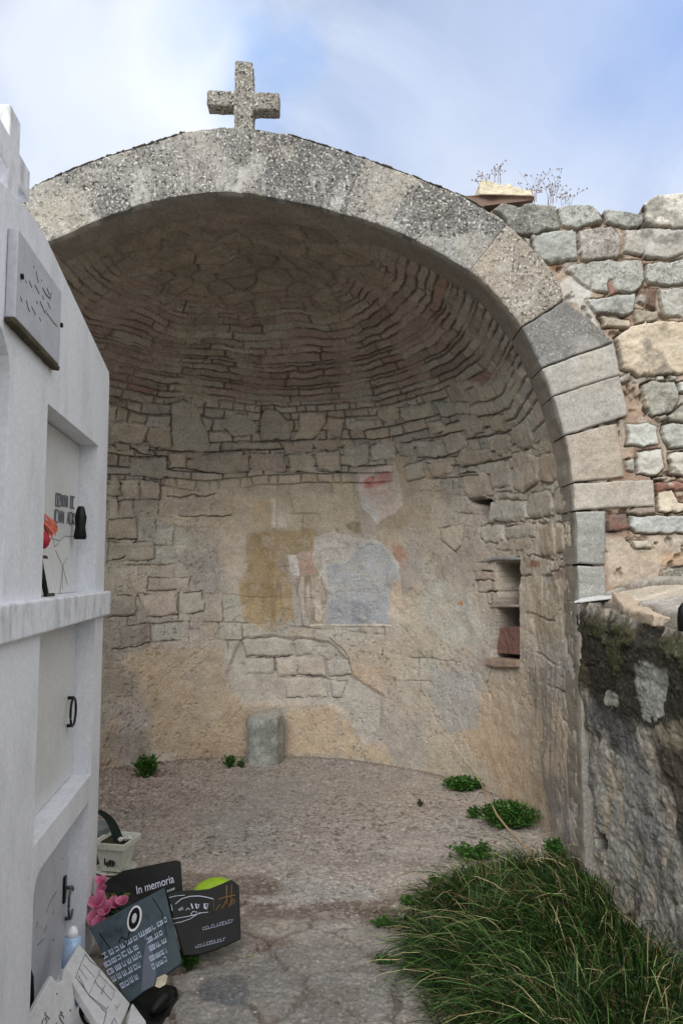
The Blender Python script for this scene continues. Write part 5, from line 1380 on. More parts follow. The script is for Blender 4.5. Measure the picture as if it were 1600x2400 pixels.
weed('weed', 538, 1800, .07, .12, 50, 32, 'small green weed at the wall foot just left of the stone stump', leaf=.016)
weed('weed', 566, 1800, .035, .07, 18, 38, 'tiny weed touching the left side of the stone stump', leaf=.014)
weed('weed', 1088, 1852, .19, .11, 230, 33, 'flat green weed patch farthest back on the right side of the floor', leaf=.016)
weed('weed', 1190, 1938, .25, .17, 480, 34, 'broad bright green weed patch right against the apse wall above the grass', leaf=.015)
weed('weed', 1110, 1918, .06, .08, 50, 39, 'small loose weed left of the broad weed patch', leaf=.014)
weed('weed', 1300, 2010, .07, .13, 60, 35, 'small green weed at the corner where the apse wall meets the grass', leaf=.015)
weed('weed', 1110, 2015, .20, .10, 110, 36, 'thin sprouting weed at the back edge of the grass', leaf=.014)
weed('weed', 441, 2272, .055, .12, 110, 37, 'feathery green weed growing in front of the black plaque with the car outline', leaf=.013)
weed('weed', 985, 1890, .03, .05, 14, 40, 'single dark sprig on bare floor left of the weed patches', cols=((80, 80, 50), (96, 84, 60)), leaf=.010)

# long dry bramble stem lying from wall to grass
pts_ = [at(1118, 1818, 5.15), at(1140, 1862, 4.95), at(1165, 1912, 4.7), at(1200, 1955, 4.42), at(1245, 2000, 4.1), at(1262, 2030, 3.9)]
for p in pts_: p[2] = max(p[2], .015)
b = MB(); b.cc = tuple(C(184, 158, 124)); b.tube(pts_, [.004, .005, .006, .006, .005, .003], 6)
for p, q in ((pts_[1], (1125, 1830)), (pts_[3], (1215, 1990))): b.tube([p, at(q[0], q[1], p[1] - .1) * np.array([1, 1, 1]) + np.array([0, 0, .0])], .002, 5)
tag(b.build('dry_bramble', STRAW, origin=pts_[3]), 'long pale dry stem lying across the floor from the apse wall into the grass', 'stem')

# grass mass
GP = [ground_at(*p)[:2] for p in ((925, 2165), (970, 2100), (1040, 2055), (1120, 2035), (1230, 2015), (1340, 2040), (1385, 2070), (1450, 2160))] + [np.array([1.30, 3.3]), np.array([1.31, 1.7]), np.array([.48, 1.7]), np.array([.42, 2.3]), np.array([.34, 2.7]), np.array([.27, 3.1])]
GPa = np.array(GP)
rng = np.random.default_rng(5)
nb = 17000
cand = np.stack([rng.uniform(0, 1.34, nb * 4), rng.uniform(1.8, 4.35, nb * 4)], -1).astype(f32)
sd = poly_sdf(GPa, cand[:, 0], cand[:, 1])
keepm = (sd > 0) & (rng.random(nb * 4) < np.where(cand[:, 0] > 1.1, 1, np.clip(sd / .10 + .25, 0, 1))); cand = cand[keepm][:nb]; sd = sd[keepm][:nb]; nb = len(cand)
clump = fbm(cand[:, 0], cand[:, 1], 7, 2, 601)
leng = (.10 + .24 * rng.random(nb)) * np.where(cand[:, 0] > 1.0, 1, np.clip(sd / .25 + .35, .3, 1)) * (.35 + 1.2 * clump)
leng *= np.interp(cand[:, 1], [1.8, 3.3, 4.3], [1.3, 1.25, .85])
lp = rng.random(nb) < .10; leng[lp] *= 1.5
leng = np.minimum(leng, .42) * np.interp(sd, [0, .15, .4], [.6, .8, 1.0]) * np.where(cand[:, 0] > 1.1, 1.2, 1)
bias = np.stack([-.75 + .3 * rng.standard_normal(nb) + .5 * (cand[:, 0] - .7), -.25 + .5 * rng.standard_normal(nb)], -1)
ang = (fbm(cand[:, 0], cand[:, 1], 6, 2, 602) - .5) * 7
ca_, sa_ = np.cos(ang), np.sin(ang)
dirx = bias[:, 0] * ca_ - bias[:, 1] * sa_ * .5; diry = bias[:, 0] * sa_ * .5 + bias[:, 1] * ca_
SEG = 6; t = np.linspace(0, 1, SEG)
bend = rng.uniform(.55, 1.15, nb)
px_ = cand[:, 0, None] + dirx[:, None] * leng[:, None] * (t ** 1.5) * bend[:, None]
py_ = cand[:, 1, None] + diry[:, None] * leng[:, None] * (t ** 1.5) * bend[:, None]
pz_ = leng[:, None] * (t * 1.0 - .62 * bend[:, None] * t ** 2.4) 
pz_ = np.maximum(pz_, 0.006) + .0
wdt = rng.uniform(.0010, .0034, nb)[:, None] * (1 - t ** 2 * .92)
sx = -diry / (np.hypot(dirx, diry) + 1e-6); sy = dirx / (np.hypot(dirx, diry) + 1e-6)
tw = rng.uniform(-.8, .8, nb)
sx_ = np.cos(tw) * sx; sy_ = np.cos(tw) * sy; sz_ = np.sin(tw)
V = np.zeros((nb, SEG, 2, 3), f32)
for k, sg in ((0, -1), (1, 1)):
    V[:, :, k, 0] = px_ + sg * wdt * sx_[:, None]; V[:, :, k, 1] = py_ + sg * wdt * sy_[:, None]; V[:, :, k, 2] = pz_ + sg * wdt * sz_[:, None]
idx = np.arange(nb * SEG * 2).reshape(nb, SEG, 2)
Q = np.stack([idx[:, :-1, 0], idx[:, :-1, 1], idx[:, 1:, 1], idx[:, 1:, 0]], -1).reshape(-1, 4)
pal = np.stack([C(28, 52, 20), C(44, 78, 30), C(82, 118, 54), C(140, 160, 98), C(196, 182, 136), C(128, 96, 66)])
pk = rng.choice(6, nb, p=[.38, .29, .15, .07, .07, .04]); cb_ = pal[pk] * rng.uniform(.6, 1.2, nb)[:, None]
cb_ = cb_[:, None, None, :] * (0.75 + .5 * t[None, :, None, None]) + 0 * V
me = bpy.data.meshes.new('grass'); me.vertices.add(nb * SEG * 2); me.vertices.foreach_set('co', V.reshape(-1))
finish_mesh(me, Q, cb_.reshape(-1, 3).astype(f32))
tag(link('grass', me, LEAF), 'thick dark green grass with pale bent blades', 'grass', kind='stuff')

# ================================================================== grave offerings
def quad_slab(pts, th, b=None):
    b = b or MB(); P = [at(*p) for p in pts]
    n = np.cross(P[1] - P[0], P[-1] - P[0]); n /= np.linalg.norm(n)
    if n[1] < 0: n = -n          # pointing away from the camera
    b.prism(P, n * th); return b, P, n
def on_quad(P, n, u, v, off=.0015):     # P: TL,TR,BR,BL
    return (P[0] * (1 - u) * (1 - v) + P[1] * u * (1 - v) + P[2] * u * v + P[3] * (1 - u) * v) - n * off
def decal(b, P, n, u0, v0, u1, v1, off=.0012, skew=0):
    a = [on_quad(P, n, u0, v0, 0), on_quad(P, n, u1, v0 + skew, 0), on_quad(P, n, u1, v1 + skew, 0), on_quad(P, n, u0, v1, 0)]
    b.prism(a, -n * off)
def curve_dec(b, P, n, pts, r=.0012):
    b.tube([on_quad(P, n, u, v, .001) for u, v in pts], r, 5)
def text_mesh(txt, P, n, u0, v0, u1, hgt, mat, parent, name='lettering'):
    cu = bpy.data.curves.new('txt', 'FONT'); cu.body = txt; cu.size = 1; cu.extrude = 0
    to = bpy.data.objects.new('txt', cu); COL.objects.link(to); bpy.context.view_layer.update()
    me = bpy.data.meshes.new_from_object(to.evaluated_get(bpy.context.evaluated_depsgraph_get()))
    bpy.data.objects.remove(to)
    co_ = np.zeros(len(me.vertices) * 3, f32); me.vertices.foreach_get('co', co_); co_ = co_.reshape(-1, 3)
    x0, x1 = co_[:, 0].min(), co_[:, 0].max()
    o = on_quad(P, n, u0, v0, .0015); e = on_quad(P, n, u1, v0, .0015) - o; up = on_quad(P, n, u0, v0 - .2, .0015) - o; up /= np.linalg.norm(up)
    L = root_loc(parent)
    out = o[None] + ((co_[:, 0] - x0) / (x1 - x0))[:, None] * e[None] + (co_[:, 1] / .7)[:, None] * hgt * up[None] - L
    me.vertices.foreach_set('co', out.reshape(-1).astype(f32)); me.update()
    return link(name, me, mat, parent)

# slate plaque with oval portrait
pts = [(209, 2174, 3.02), (384, 2080, 3.10), (426, 2255, 2.92), (300, 2352, 2.84)]
r_ = empty('slate_plaque', at(350, 2330, 2.9) * np.array([1, 1, 0]), 'blue grey slate plaque with oval portrait and rows of pale writing, leaning beside the tomb', 'plaque')
b, P, n = quad_slab(pts, .022); b.build('tablet', SLATE, r_, bevel=.003)
fr_ = MB(); oc = [(.50 + .0 + .085 * math.cos(a), .27 + .135 * math.sin(a)) for a in np.linspace(0, 2 * math.pi, 28, endpoint=False)]
# portrait centre by pixel
def quad_uv(P, n, px, py):
    r = ray(px, py); o = np.array([0, 0, EYE]); t = np.dot(P[0] - o, n) / np.dot(r, n); q = o + r * t
    best = (0, 0)
    u, v = .5, .5
    for _ in range(25):
        c = on_quad(P, n, u, v, 0); du = on_quad(P, n, u + .01, v, 0) - c; dv = on_quad(P, n, u, v + .01, 0) - c
        A = np.stack([du, dv], 1) / .01; s_, *_r = np.linalg.lstsq(A, q - c, rcond=None); u += s_[0]; v += s_[1]
    return u, v, q
_, _, q = quad_uv(P, n, 316, 2153)
ax = P[1] - P[0]; ax /= np.linalg.norm(ax); ay = np.cross(n, ax); ay /= np.linalg.norm(ay)
ax2 = np.array([1, 0, 0]) - n * n[0]; ax2 /= np.linalg.norm(ax2); ay2 = np.cross(n, ax2)
el = lambda rx, ry, k=32: [q + ax2 * rx * math.cos(a) + ay2 * ry * math.sin(a) for a in np.linspace(0, 2 * math.pi, k, endpoint=False)]
b = MB(); b.prism(el(.027, .047), -n * .004); b.build('portrait_rim', PORCE, r_)
b = MB(); b.prism([p - n * .004 for p in el(.021, .039)], -n * .0015); pb = b.build('portrait', BLACKG, r_)
q0 = q.copy(); q = q0 - n * .0056; b = MB(); b.prism([p + ay2 * 0 for p in el(.009, .018)], -n * .0008); b.build('portrait_image', MARBLE, pb); q = q0
b = MB(); rs = random.Random(8)
def word_row(p0, p1, h, gaps, mat_b):
    """short pale word blocks between two photo points of the tablet"""
    u0, v0, _ = quad_uv(P, n, *p0); u1, v1, _ = quad_uv(P, n, *p1)
    for a, c in gaps:
        x = a
        while x < c:
            wd = min(c - x, rs.uniform(.05, .11)); ua_, va_ = u0 + (u1 - u0) * x, v0 + (v1 - v0) * x; ub, vb = u0 + (u1 - u0) * (x + wd * .9), v0 + (v1 - v0) * (x + wd * .9)
            A_ = on_quad(P, n, ua_, va_, 0); B_ = on_quad(P, n, ub, vb, 0); upv = on_quad(P, n, ua_, va_ - h, 0) - A_; k_ = rs.uniform(.75, 1)
            # letters: two or three thin uprights with a cross stroke
            nst = max(1, int(wd / .03))
            d_ = B_ - A_
            for s_ in range(nst + 1):
                if rs.random() < .15: continue
                o_ = A_ + d_ * (s_ / max(1, nst)) * .92
                mat_b.prism([o_, o_ + d_ * .17, o_ + d_ * .17 + upv * k_, o_ + upv * k_], -n * .001)
            mat_b.prism([A_ + upv * .0, B_, B_ + upv * .22, A_ + upv * .22], -n * .0009)
            if rs.random() < .6: mat_b.prism([A_ + upv * k_ * .8, B_ + upv * k_ * .8, B_ + upv * k_, A_ + upv * k_], -n * .0009)
            x += wd + rs.uniform(.012, .03)
rows_l = [((245, 2248), (392, 2160)), ((248, 2268), (382, 2190)), ((256, 2286), (392, 2207)), ((266, 2302), (392, 2232)), ((286, 2318), (392, 2252))]
for i, (a_, b_) in enumerate(rows_l):
    word_row(a_, b_, .07, ([(0, 1.0)], [(0, .57), (.72, 1)], [(0.0, .55), (.70, 1)], [(0, .5), (.68, 1)], [(0, .36), (.68, 1)])[i], b)
b.build('lettering', SLATE_T, r_)
b = MB()
curve_dec(b, P, n, [(.83, .05), (.9, .3), (.88, .6)], .0015); curve_dec(b, P, n, [(.25, .35), (.30, .30), (.36, .38), (.42, .3)], .0025); curve_dec(b, P, n, [(.3, .45), (.38, .36)], .002); curve_dec(b, P, n, [(.08, .12), (.12, .4)], .0015)
b.build('engraved_branch', BLACKG, r_)
# grey figure column in the middle of the slate
uu = [quad_uv(P, n, *p)[:2] for p in ((338, 2190), (344, 2182), (352, 2190), (366, 2280), (362, 2310), (332, 2325), (336, 2250))]
b = MB(); b.prism([on_quad(P, n, u, v, 0) for u, v in uu], -n * .0008); b.build('engraved_figure', paint_mat('etched_grey', C(92, 98, 112), rough=.6, nscale=12), r_)
# black granite tray and vase below it
tr = [(300, 2350, 2.86), (362, 2345, 2.9), (414, 2314, 2.98), (418, 2330, 2.96), (372, 2398, 2.72), (338, 2398, 2.70)]
b = MB(); Pp_ = [ground_at(x, y, .035) for x, y, _ in ((300, 2352, 0), (366, 2300, 0), (414, 2312, 0), (418, 2328, 0), (372, 2398, 0), (338, 2398, 0))]
b.prism(Pp_, (0, 0, -.035)); tray = b.build('base', BLACKG, r_, bevel=.004)
b = MB(); pa, pb2 = ground_at(352, 2375, .05), ground_at(402, 2322, .075)
b.tube([pa + (pb2 - pa) * t_ for t_ in (0, .06, .3, .6, .85, 1)], [.006, .016, .026, .030, .026, .010], 16); b.build('vase', BLACKG, tray, smooth=True)
# pale stone chip leaning on it
b = MB(); b.cc = tuple(C(196, 186, 164)); o = ground_at(376, 2306, .05); b.prism([at(363, 2312, 2.84), at(366, 2300, 2.85), at(384, 2292, 2.86), at(391, 2297, 2.86), at(388, 2308, 2.84), at(374, 2316, 2.83)], (0, .02, .004))
tag(b.build('stone_chip', ROCK_M, origin=at(376, 2306, 2.85), bevel=.003), 'pale cream stone chip between the slate plaque and its black base', 'stone')

# back black plaque with the words
pts = [(232, 2080, 3.52), (423, 2014, 3.62), (434, 2130, 3.52), (238, 2150, 3.42)]
r_ = empty('memorial_plaque', at(340, 2150, 3.5) * np.array([1, 1, 0]), 'black granite plaque reading In memoria, behind the slate one', 'plaque')
Pq = [at(*p) for p in pts]; Pq[2][2] = .0; Pq[3][2] = 0.0
n = np.cross(Pq[1] - Pq[0], Pq[3] - Pq[0]); n /= np.linalg.norm(n); n = n if n[1] > 0 else -n
topc = [on_quad(Pq, n, u, v, 0) for u, v in ((0, 0), (.12, -.10), (.3, -.16), (.62, -.08), (.82, -.04), (.95, -.01), (1, .03), (1, 1), (0, 1))]
b = MB(); b.prism(topc, n * .02); b.build('tablet', BLACKG, r_, bevel=.003)
u0, v0, _ = quad_uv(Pq, n, 321, 2096); u1, v1, _ = quad_uv(Pq, n, 409, 2066)
Pt = [a.copy() for a in Pq]
def text_px(txt, P, n, pa, pb, hgt, mat, parent):
    cu = bpy.data.curves.new('txt', 'FONT'); cu.body = txt; cu.size = 1
    to = bpy.data.objects.new('txt', cu); COL.objects.link(to); bpy.context.view_layer.update()
    me = bpy.data.meshes.new_from_object(to.evaluated_get(bpy.context.evaluated_depsgraph_get())); bpy.data.objects.remove(to)
    co_ = np.zeros(len(me.vertices) * 3, f32); me.vertices.foreach_get('co', co_); co_ = co_.reshape(-1, 3)
    A_ = quad_uv(P, n, *pa)[2]; B_ = quad_uv(P, n, *pb)[2]; e = B_ - A_; up = np.cross(e, n); up /= np.linalg.norm(up)
    if up[2] < 0: up = -up
    x0, x1 = co_[:, 0].min(), co_[:, 0].max()
    out = A_[None] - n[None] * .0015 + ((co_[:, 0] - x0) / (x1 - x0))[:, None] * e[None] + (co_[:, 1] / .7)[:, None] * hgt * up[None] - root_loc(parent)
    me.vertices.foreach_set('co', out.reshape(-1).astype(f32)); me.update(); return link('lettering', me, mat, parent)
text_px('In memoria', Pq, n, (322, 2096), (409, 2068), .036, WHITE_T, r_)
b = MB(); A_ = quad_uv(Pq, n, 392, 2092)[2]; B_ = quad_uv(Pq, n, 411, 2085)[2]
for k in range(4): b.prism([A_ + (B_ - A_) * (k * .25), A_ + (B_ - A_) * (k * .25 + .17), A_ + (B_ - A_) * (k * .25 + .17) + (0, 0, .011), A_ + (B_ - A_) * (k * .25) + (0, 0, .011)], -n * .001)
b.build('lettering', WHITE_T, r_)

# front black plaque with etched car outline
Pq = [at(394, 2100, 3.19), at(560, 2068, 3.30), at(566, 2205, 3.22), at(428, 2248, 3.08)]
r_ = empty('memorial_plaque', at(500, 2230, 3.15) * np.array([1, 1, 0]), 'black granite plaque with etched car outline and gold sign, right of the slate one', 'plaque')
n = np.cross(Pq[1] - Pq[0], Pq[3] - Pq[0]); n /= np.linalg.norm(n); n = n if n[1] > 0 else -n
hp = lambda px, py: quad_uv(Pq, n, px, py)[2]
out = [hp(*p) for p in ((392, 2096), (415, 2088), (440, 2086), (465, 2086), (490, 2083), (515, 2073), (542, 2061), (560, 2074), (562, 2110), (565, 2200), (540, 2212), (500, 2228), (467, 2238), (430, 2240), (408, 2160))]
b = MB(); b.prism(out, n * .022); b.build('tablet', BLACKG, r_, bevel=.003)
b = MB(); E = lambda L, r=.0013: b.tube([hp(*p) - n * .001 for p in L], r, 5)
E([(396, 2104), (412, 2100), (433, 2098)]); E([(411, 2119), (425, 2107), (445, 2101), (465, 2100), (480, 2102), (500, 2107)], .0018); E([(401, 2120), (404, 2135)], .0015); E([(405, 2154), (440, 2148), (470, 2141)]); E([(405, 2165), (425, 2161), (445, 2154), (455, 2148)])
E([(418, 2132), (428, 2126), (430, 2130), (420, 2134)]); E([(436, 2134), (440, 2128), (446, 2132)]); E([(448, 2142), (453, 2136), (462, 2138), (459, 2146), (450, 2146), (448, 2142)], .0018); E([(466, 2140), (488, 2138)])
for x in (448, 458, 478): E([(x, 2118), (x + 4, 2130)], .003)
E([(480, 2119), (488, 2118), (484, 2132), (478, 2128), (480, 2119)], .0018); E([(462, 2120), (467, 2120), (465, 2128)], .0018)
b.build('etched_car', WHITE_T, r_)
b = MB(); rs = random.Random(3)
for (xa_, ya_), (xb_, yb_), k in (((476, 2180), (542, 2162), 11), ((458, 2222), (524, 2205), 11)):
    pts = [(xa_ + (xb_ - xa_) * t_, ya_ + (yb_ - ya_) * t_) for t_ in np.linspace(0, 1, k)]
    b.tube([hp(*p) - n * .001 for p in pts], .0009, 4)
    for p in pts:
        b.tube([hp(*p) - n * .001, hp(p[0] + rs.uniform(-1, 2), p[1] - rs.uniform(4, 9)) - n * .001], .0011, 4)
        if rs.random() < .6: b.tube([hp(p[0], p[1] - 6) - n * .001, hp(p[0] + 5, p[1] - 7 - rs.uniform(-2, 2)) - n * .001], .0010, 4)
b.build('lettering', SLATE_T, r_)
b = MB(); E = lambda L, r=.0016: b.tube([hp(*p) - n * .001 for p in L], r, 5)
E([(531, 2075), (531, 2118)], .003); E([(543, 2072), (541, 2122)], .002); E([(512, 2108), (530, 2102), (551, 2098)], .0022); E([(506, 2134), (515, 2120), (520, 2130), (530, 2112), (536, 2126), (548, 2106), (552, 2112), (545, 2120)], .0024); E([(501, 2108), (501, 2134)], .0012)
b.build('gold_sign', GOLD, r_)

# lime green melon
b = MB(); mc = at(500, 2075, 3.52); mc[2] = .145
nseg, mseg = 40, 24; vs = []
for i in range(mseg + 1):
    ph = math.pi * i / mseg
    for k in range(nseg):
        th = 2 * math.pi * k / nseg; rb_ = 1 + .018 * math.cos(10 * th)
        vs.append(mc + np.array([-.098 * math.cos(ph), .062 * math.sin(ph) * math.cos(th) * rb_, .062 * math.sin(ph) * math.sin(th) * rb_ + .012 * -math.cos(ph)]))
b.add(vs, [(i * nseg + k, (i + 1) * nseg + k, (i + 1) * nseg + (k + 1) % nseg, i * nseg + (k + 1) % nseg) for i in range(mseg) for k in range(nseg)])
b.tube([mc + np.array([-.098, 0, -.012]), mc + np.array([-.112, 0, -.02])], [.008, .006], 8)
b2 = MB(); b2.cc = (1, 1, 1)
mel = b.build('melon', MELON, origin=np.array([mc[0], mc[1], 0]), smooth=True)
tag(mel, 'bright lime green oval fruit like object behind the plaque with the car outline', 'melon')
b = MB(); b.cc = tuple(C(120, 116, 100)); b.blob((mc[0], mc[1], .035), .075, .06, .055, 12, 8, .08)
tag(b.build('flat_stone', ROCK_M, origin=np.array([mc[0], mc[1], 0]), smooth=True), 'rounded grey stone under the lime green fruit', 'stone')

# white square plant pot with saucer
pc = ground_at(272, 2052) + np.array([0, .07, 0]); pc[0] = at(272, 2040, pc[1])[0]
r_ = empty('flower_pot', pc, 'grimy white square plant pot with saucer and dark green leaf, behind the tomb corner', 'flower pot')
rot = R_(-12); A1 = np.array([math.cos(rot), math.sin(rot), 0]); A2 = np.array([-math.sin(rot), math.cos(rot), 0]); Zz = np.array([0, 0, 1.])
def sqp(h, z, c=pc): return [c + A1 * a * h + A2 * b_ * h + Zz * z for a, b_ in ((-1, -1), (1, -1), (1, 1), (-1, 1))]
b = MB()
lev = [(.055, .012), (.080, .135), (.095, .137), (.098, .172), (.088, .172), (.082, .150)]
vs = []; [vs.extend(sqp(h, z)) for h, z in lev]
fs = [(0, 3, 2, 1)] + [(4 * i + k, 4 * i + (k + 1) % 4, 4 * i + 4 + (k + 1) % 4, 4 * i + 4 + k) for i in range(len(lev) - 1) for k in range(4)]
b.add(vs, fs); b.build('pot', POTW, r_, bevel=.004)
b = MB(); b.prism(sqp(.08, .145), (0, 0, .006)); b.build('soil', SOIL, r_, displace=(.01, .03), subdiv=3)
b = MB(); b.lathe(pc, [(.075, 0), (.105, .012), (.112, .018), (.104, .016), (.075, .006)], 24); b.build('saucer', POTW, r_, smooth=True)
b = MB(); lf0 = pc + np.array([.02, -.02, .15]); lf1 = at(228, 1900, pc[1] - .02)
sd_ = np.array([.030, -.01, .008])
for t0, t1 in zip(np.linspace(0, .85, 7), np.linspace(.15, 1, 7)):
    f = lambda t_: lf0 + (lf1 - lf0) * t_ + np.array([.012, 0, .03]) * math.sin(t_ * 3.1)
    b.prism([f(t0) - sd_ * (1 - .3 * t0), f(t0) + sd_ * (1 - .3 * t0), f(t1) + sd_ * (1 - .3 * t1), f(t1) - sd_ * (1 - .3 * t1)], (0, .004, 0))
b.build('leaf', DARKGRN, r_)
b = MB(); rs = random.Random(6); fc = pc - A2 * .069 + Zz * .07
for i in range(7): b.obox(fc + A1 * (-.03 + .009 * i) + Zz * rs.uniform(-.03, -.015), A1 * .005, Zz * rs.uniform(.01, .04) , A2 * -.004)
b.build('dark_ornament', IRON, r_)
b = MB(); b.cc = tuple(C(214, 212, 206)); [b.blob(pc + np.array([.03 + .02 * i, -.03 + .015 * i, .172]), .016, .013, .012, 7, 5, .25) for i in range(3)]; b.build('pebbles', ROCK_M, r_)
# second grey pot behind
pc2 = pc + np.array([-.16, .10, 0]); b = MB(); b.lathe(pc2, [(.06, 0), (.085, .17), (.095, .17), (.095, .2), (.085, .2), (.08, .18)], 20)
tag(b.build('grey_pot', paint_mat('grey_pot', C(120, 124, 122), rough=.8), origin=pc2, smooth=False), 'plain grey round pot half hidden behind the tomb corner', 'flower pot')

# pink artificial flowers
fo = at(240, 2150, 3.22) * np.array([1, 1, 0]); r_ = empty('pink_flowers', fo, 'bunch of pink artificial flowers between the tomb corner and the slate plaque', 'flowers')
def bloom(c, r, seed, n=7, up=(0, -.4, .7)):
    rs = random.Random(seed); b = MB(); up = np.array(up, float); up /= np.linalg.norm(up)
    s1 = np.cross(up, (0, 1, 0)); s1 /= np.linalg.norm(s1); s2 = np.cross(up, s1)
    for i in range(n):
        a = 2 * math.pi * i / n + rs.uniform(-.2, .2); d = s1 * math.cos(a) + s2 * math.sin(a); tq = np.cross(up, d)
        L = r * rs.uniform(.8, 1.15); rows = []
        for t_, w_, h_ in ((0, .10, 0), (.3, .42, .18), (.6, .55, .42), (.85, .42, .62), (1, .12, .70)):
            c0 = c + d * L * t_ * .75 + up * L * h_; rows.append([c0 - tq * L * w_ * .8 + up * L * .08 * w_, c0, c0 + tq * L * w_ * .8 + up * L * .08 * w_])
        k = rs.uniform(.75, 1.1); o_ = len(b.v)
        for j, rw in enumerate(rows):
            b.cc = tuple((C(176, 40, 92) * (1 - j / 4) + C(232, 150, 184) * (j / 4)) * k); b.add(rw, [])
        b.f += [(o_ + 3 * j + m_, o_ + 3 * j + m_ + 1, o_ + 3 * j + m_ + 4, o_ + 3 * j + m_ + 3) for j in range(4) for m_ in range(2)]
    return b.build('bloom', PINK, r_, smooth=True, subdiv=0)
bl_ = [((240, 2058), 3.26, .035, 1), ((232, 2110), 3.2, .05, 2), ((228, 2150), 3.16, .05, 3), ((246, 2128), 3.18, .045, 4), ((272, 2112), 3.24, .038, 5), ((289, 2106), 3.24, .036, 6), ((238, 2078), 3.24, .03, 7), ((240, 2162), 3.14, .045, 8)]
for (p, Y, r0, sd_2) in bl_: bloom(at(p[0], p[1], Y) + np.array([0, 0, -.02]), r0, sd_2)
b = MB(); b.cc = tuple(C(50, 84, 40))
for (p, Y, r0, sd_2) in bl_: q = at(p[0], p[1], Y); b.tube([fo + np.array([.01, 0, 0]), (fo + q) / 2 + np.array([.02, 0, .03]), q - np.array([0, 0, .02])], .003, 5)
b.build('stems', LEAF, r_)
b = MB(); rs = random.Random(9)
for i in range(60):
    c = at(rs.uniform(222, 285), rs.uniform(2100, 2165), 3.26); d = np.array([rs.uniform(-1, 1), rs.uniform(-.3, .2), rs.uniform(-.4, 1)]); d /= np.linalg.norm(d); s = np.cross(d, (0, 1, .3)); s /= np.linalg.norm(s)
    L = rs.uniform(.02, .05); b.cc = tuple(C(*rs.choice(((40, 66, 34), (66, 96, 50), (28, 44, 26), (130, 140, 80)))))
    b.add([c, c + d * L * .5 + s * L * .28, c + d * L, c + d * L * .5 - s * L * .28], [(0, 1, 2, 3)])
b.build('leaves', LEAF, r_)

# white book shaped stones at the lower left
BOOK = paint_mat('white_marble', C(196, 196, 198), rough=.4, stain=C(150, 146, 136), stain_amt=.5, nscale=7, bump=.05)
pts = [(150, 2270, 2.62), (186, 2211, 2.78), (306, 2352, 2.70), (262, 2450, 2.45)]
r_ = empty('marble_page', at(250, 2400, 2.6) * np.array([1, 1, 0]), 'pale marble tablet with faint etched squares and writing, next to the slate plaque', 'plaque')
b, P, n = quad_slab(pts, .025); b.build('tablet', BOOK, r_, bevel=.004)
b = MB(); hp = lambda px, py: quad_uv(P, n, px, py)[2]; E = lambda L, r=.0012: b.tube([hp(*p) - n * .0005 for p in L], r, 5)
for L in ([(200, 2236), (186, 2270), (178, 2290), (200, 2318), (209, 2332), (222, 2300), (262, 2345), (270, 2322), (232, 2284), (222, 2300)], [(232, 2284), (236, 2270), (212, 2252), (200, 2236)], [(184, 2286), (206, 2330), (250, 2366)], [(178, 2290), (210, 2335), (248, 2372), (254, 2358)], [(238, 2330), (246, 2310)], [(270, 2356), (274, 2364), (280, 2354)], [(243, 2400), (250, 2372)], [(262, 2400), (268, 2386), (274, 2400)]): E(L)
E([(186, 2270), (205, 2296)], .0008); E([(196, 2262), (222, 2290)], .0008)
b.build('lettering', ENGRAVE, r_)
pts = [(125, 2288, 2.50), (178, 2358, 2.56), (238, 2450, 2.46), (30, 2450, 2.34)]
r_ = empty('marble_page', at(130, 2440, 2.45) * np.array([1, 1, 0]), 'foremost white marble tablet with black script and oval portrait, at the lower left frame corner', 'plaque')
P = [at(*p) for p in pts]; n = np.cross(P[1] - P[0], P[3] - P[0]); n /= np.linalg.norm(n); n = n if n[1] > 0 else -n
def on_plane(px, py):
    r = ray(px, py); o = np.array([0, 0, EYE]); return o + r * (np.dot(P[0] - o, n) / np.dot(r, n))
b = MB(); b.prism([on_plane(*p) for p in ((123, 2287), (135, 2304), (148, 2300), (152, 2272), (158, 2272), (170, 2300), (178, 2356), (215, 2400), (250, 2460), (25, 2460), (60, 2400), (85, 2355))], n * .02)
b.build('tablet', BOOK, r_, bevel=.004)
b = MB(); E = lambda L, r=.0022: b.tube([on_plane(*p) - n * .0008 for p in L], r, 5)
E([(98, 2402), (100, 2392), (106, 2386), (110, 2392), (108, 2402)]); E([(106, 2372), (106, 2378), (112, 2384), (116, 2388)]); E([(141, 2372), (146, 2374)], .003); E([(138, 2382), (141, 2378), (147, 2380), (150, 2386)]); E([(139, 2384), (144, 2392), (150, 2402)]); E([(132, 2398), (133, 2402)], .003); E([(133, 2329), (134, 2329)], .003); E([(164, 2367), (166, 2368)], .003)
b.build('lettering', ENGRAVE, r_)
q = on_plane(204, 2386); ax2 = on_plane(224, 2412) - on_plane(184, 2360); ax2 /= np.linalg.norm(ax2); ay2 = np.cross(n, ax2)
b = MB(); b.prism(el(.062, .026), -n * .004); b.build('portrait_rim', PORCE, r_)
b = MB(); b.prism([p - n * .004 for p in el(.055, .020)], -n * .0015); pb = b.build('portrait', BLACKG, r_)
q = q - n * .0056; b = MB(); b.prism(el(.024, .010), -n * .0008); b.build('portrait_image', MARBLE, pb)
# white plate fragment between tablets
b = MB(); b.cc = (1, 1, 1); b.prism([at(308, 2356, 2.72), at(340, 2400, 2.64), at(344, 2440, 2.55), at(290, 2440, 2.55), at(298, 2380, 2.68)], (0, .015, 0))
tag(b.build('white_shard', BOOK, origin=at(315, 2440, 2.6) * np.array([1, 1, 0]), bevel=.003), 'small white shard wedged between marble tablet and black base', 'shard')
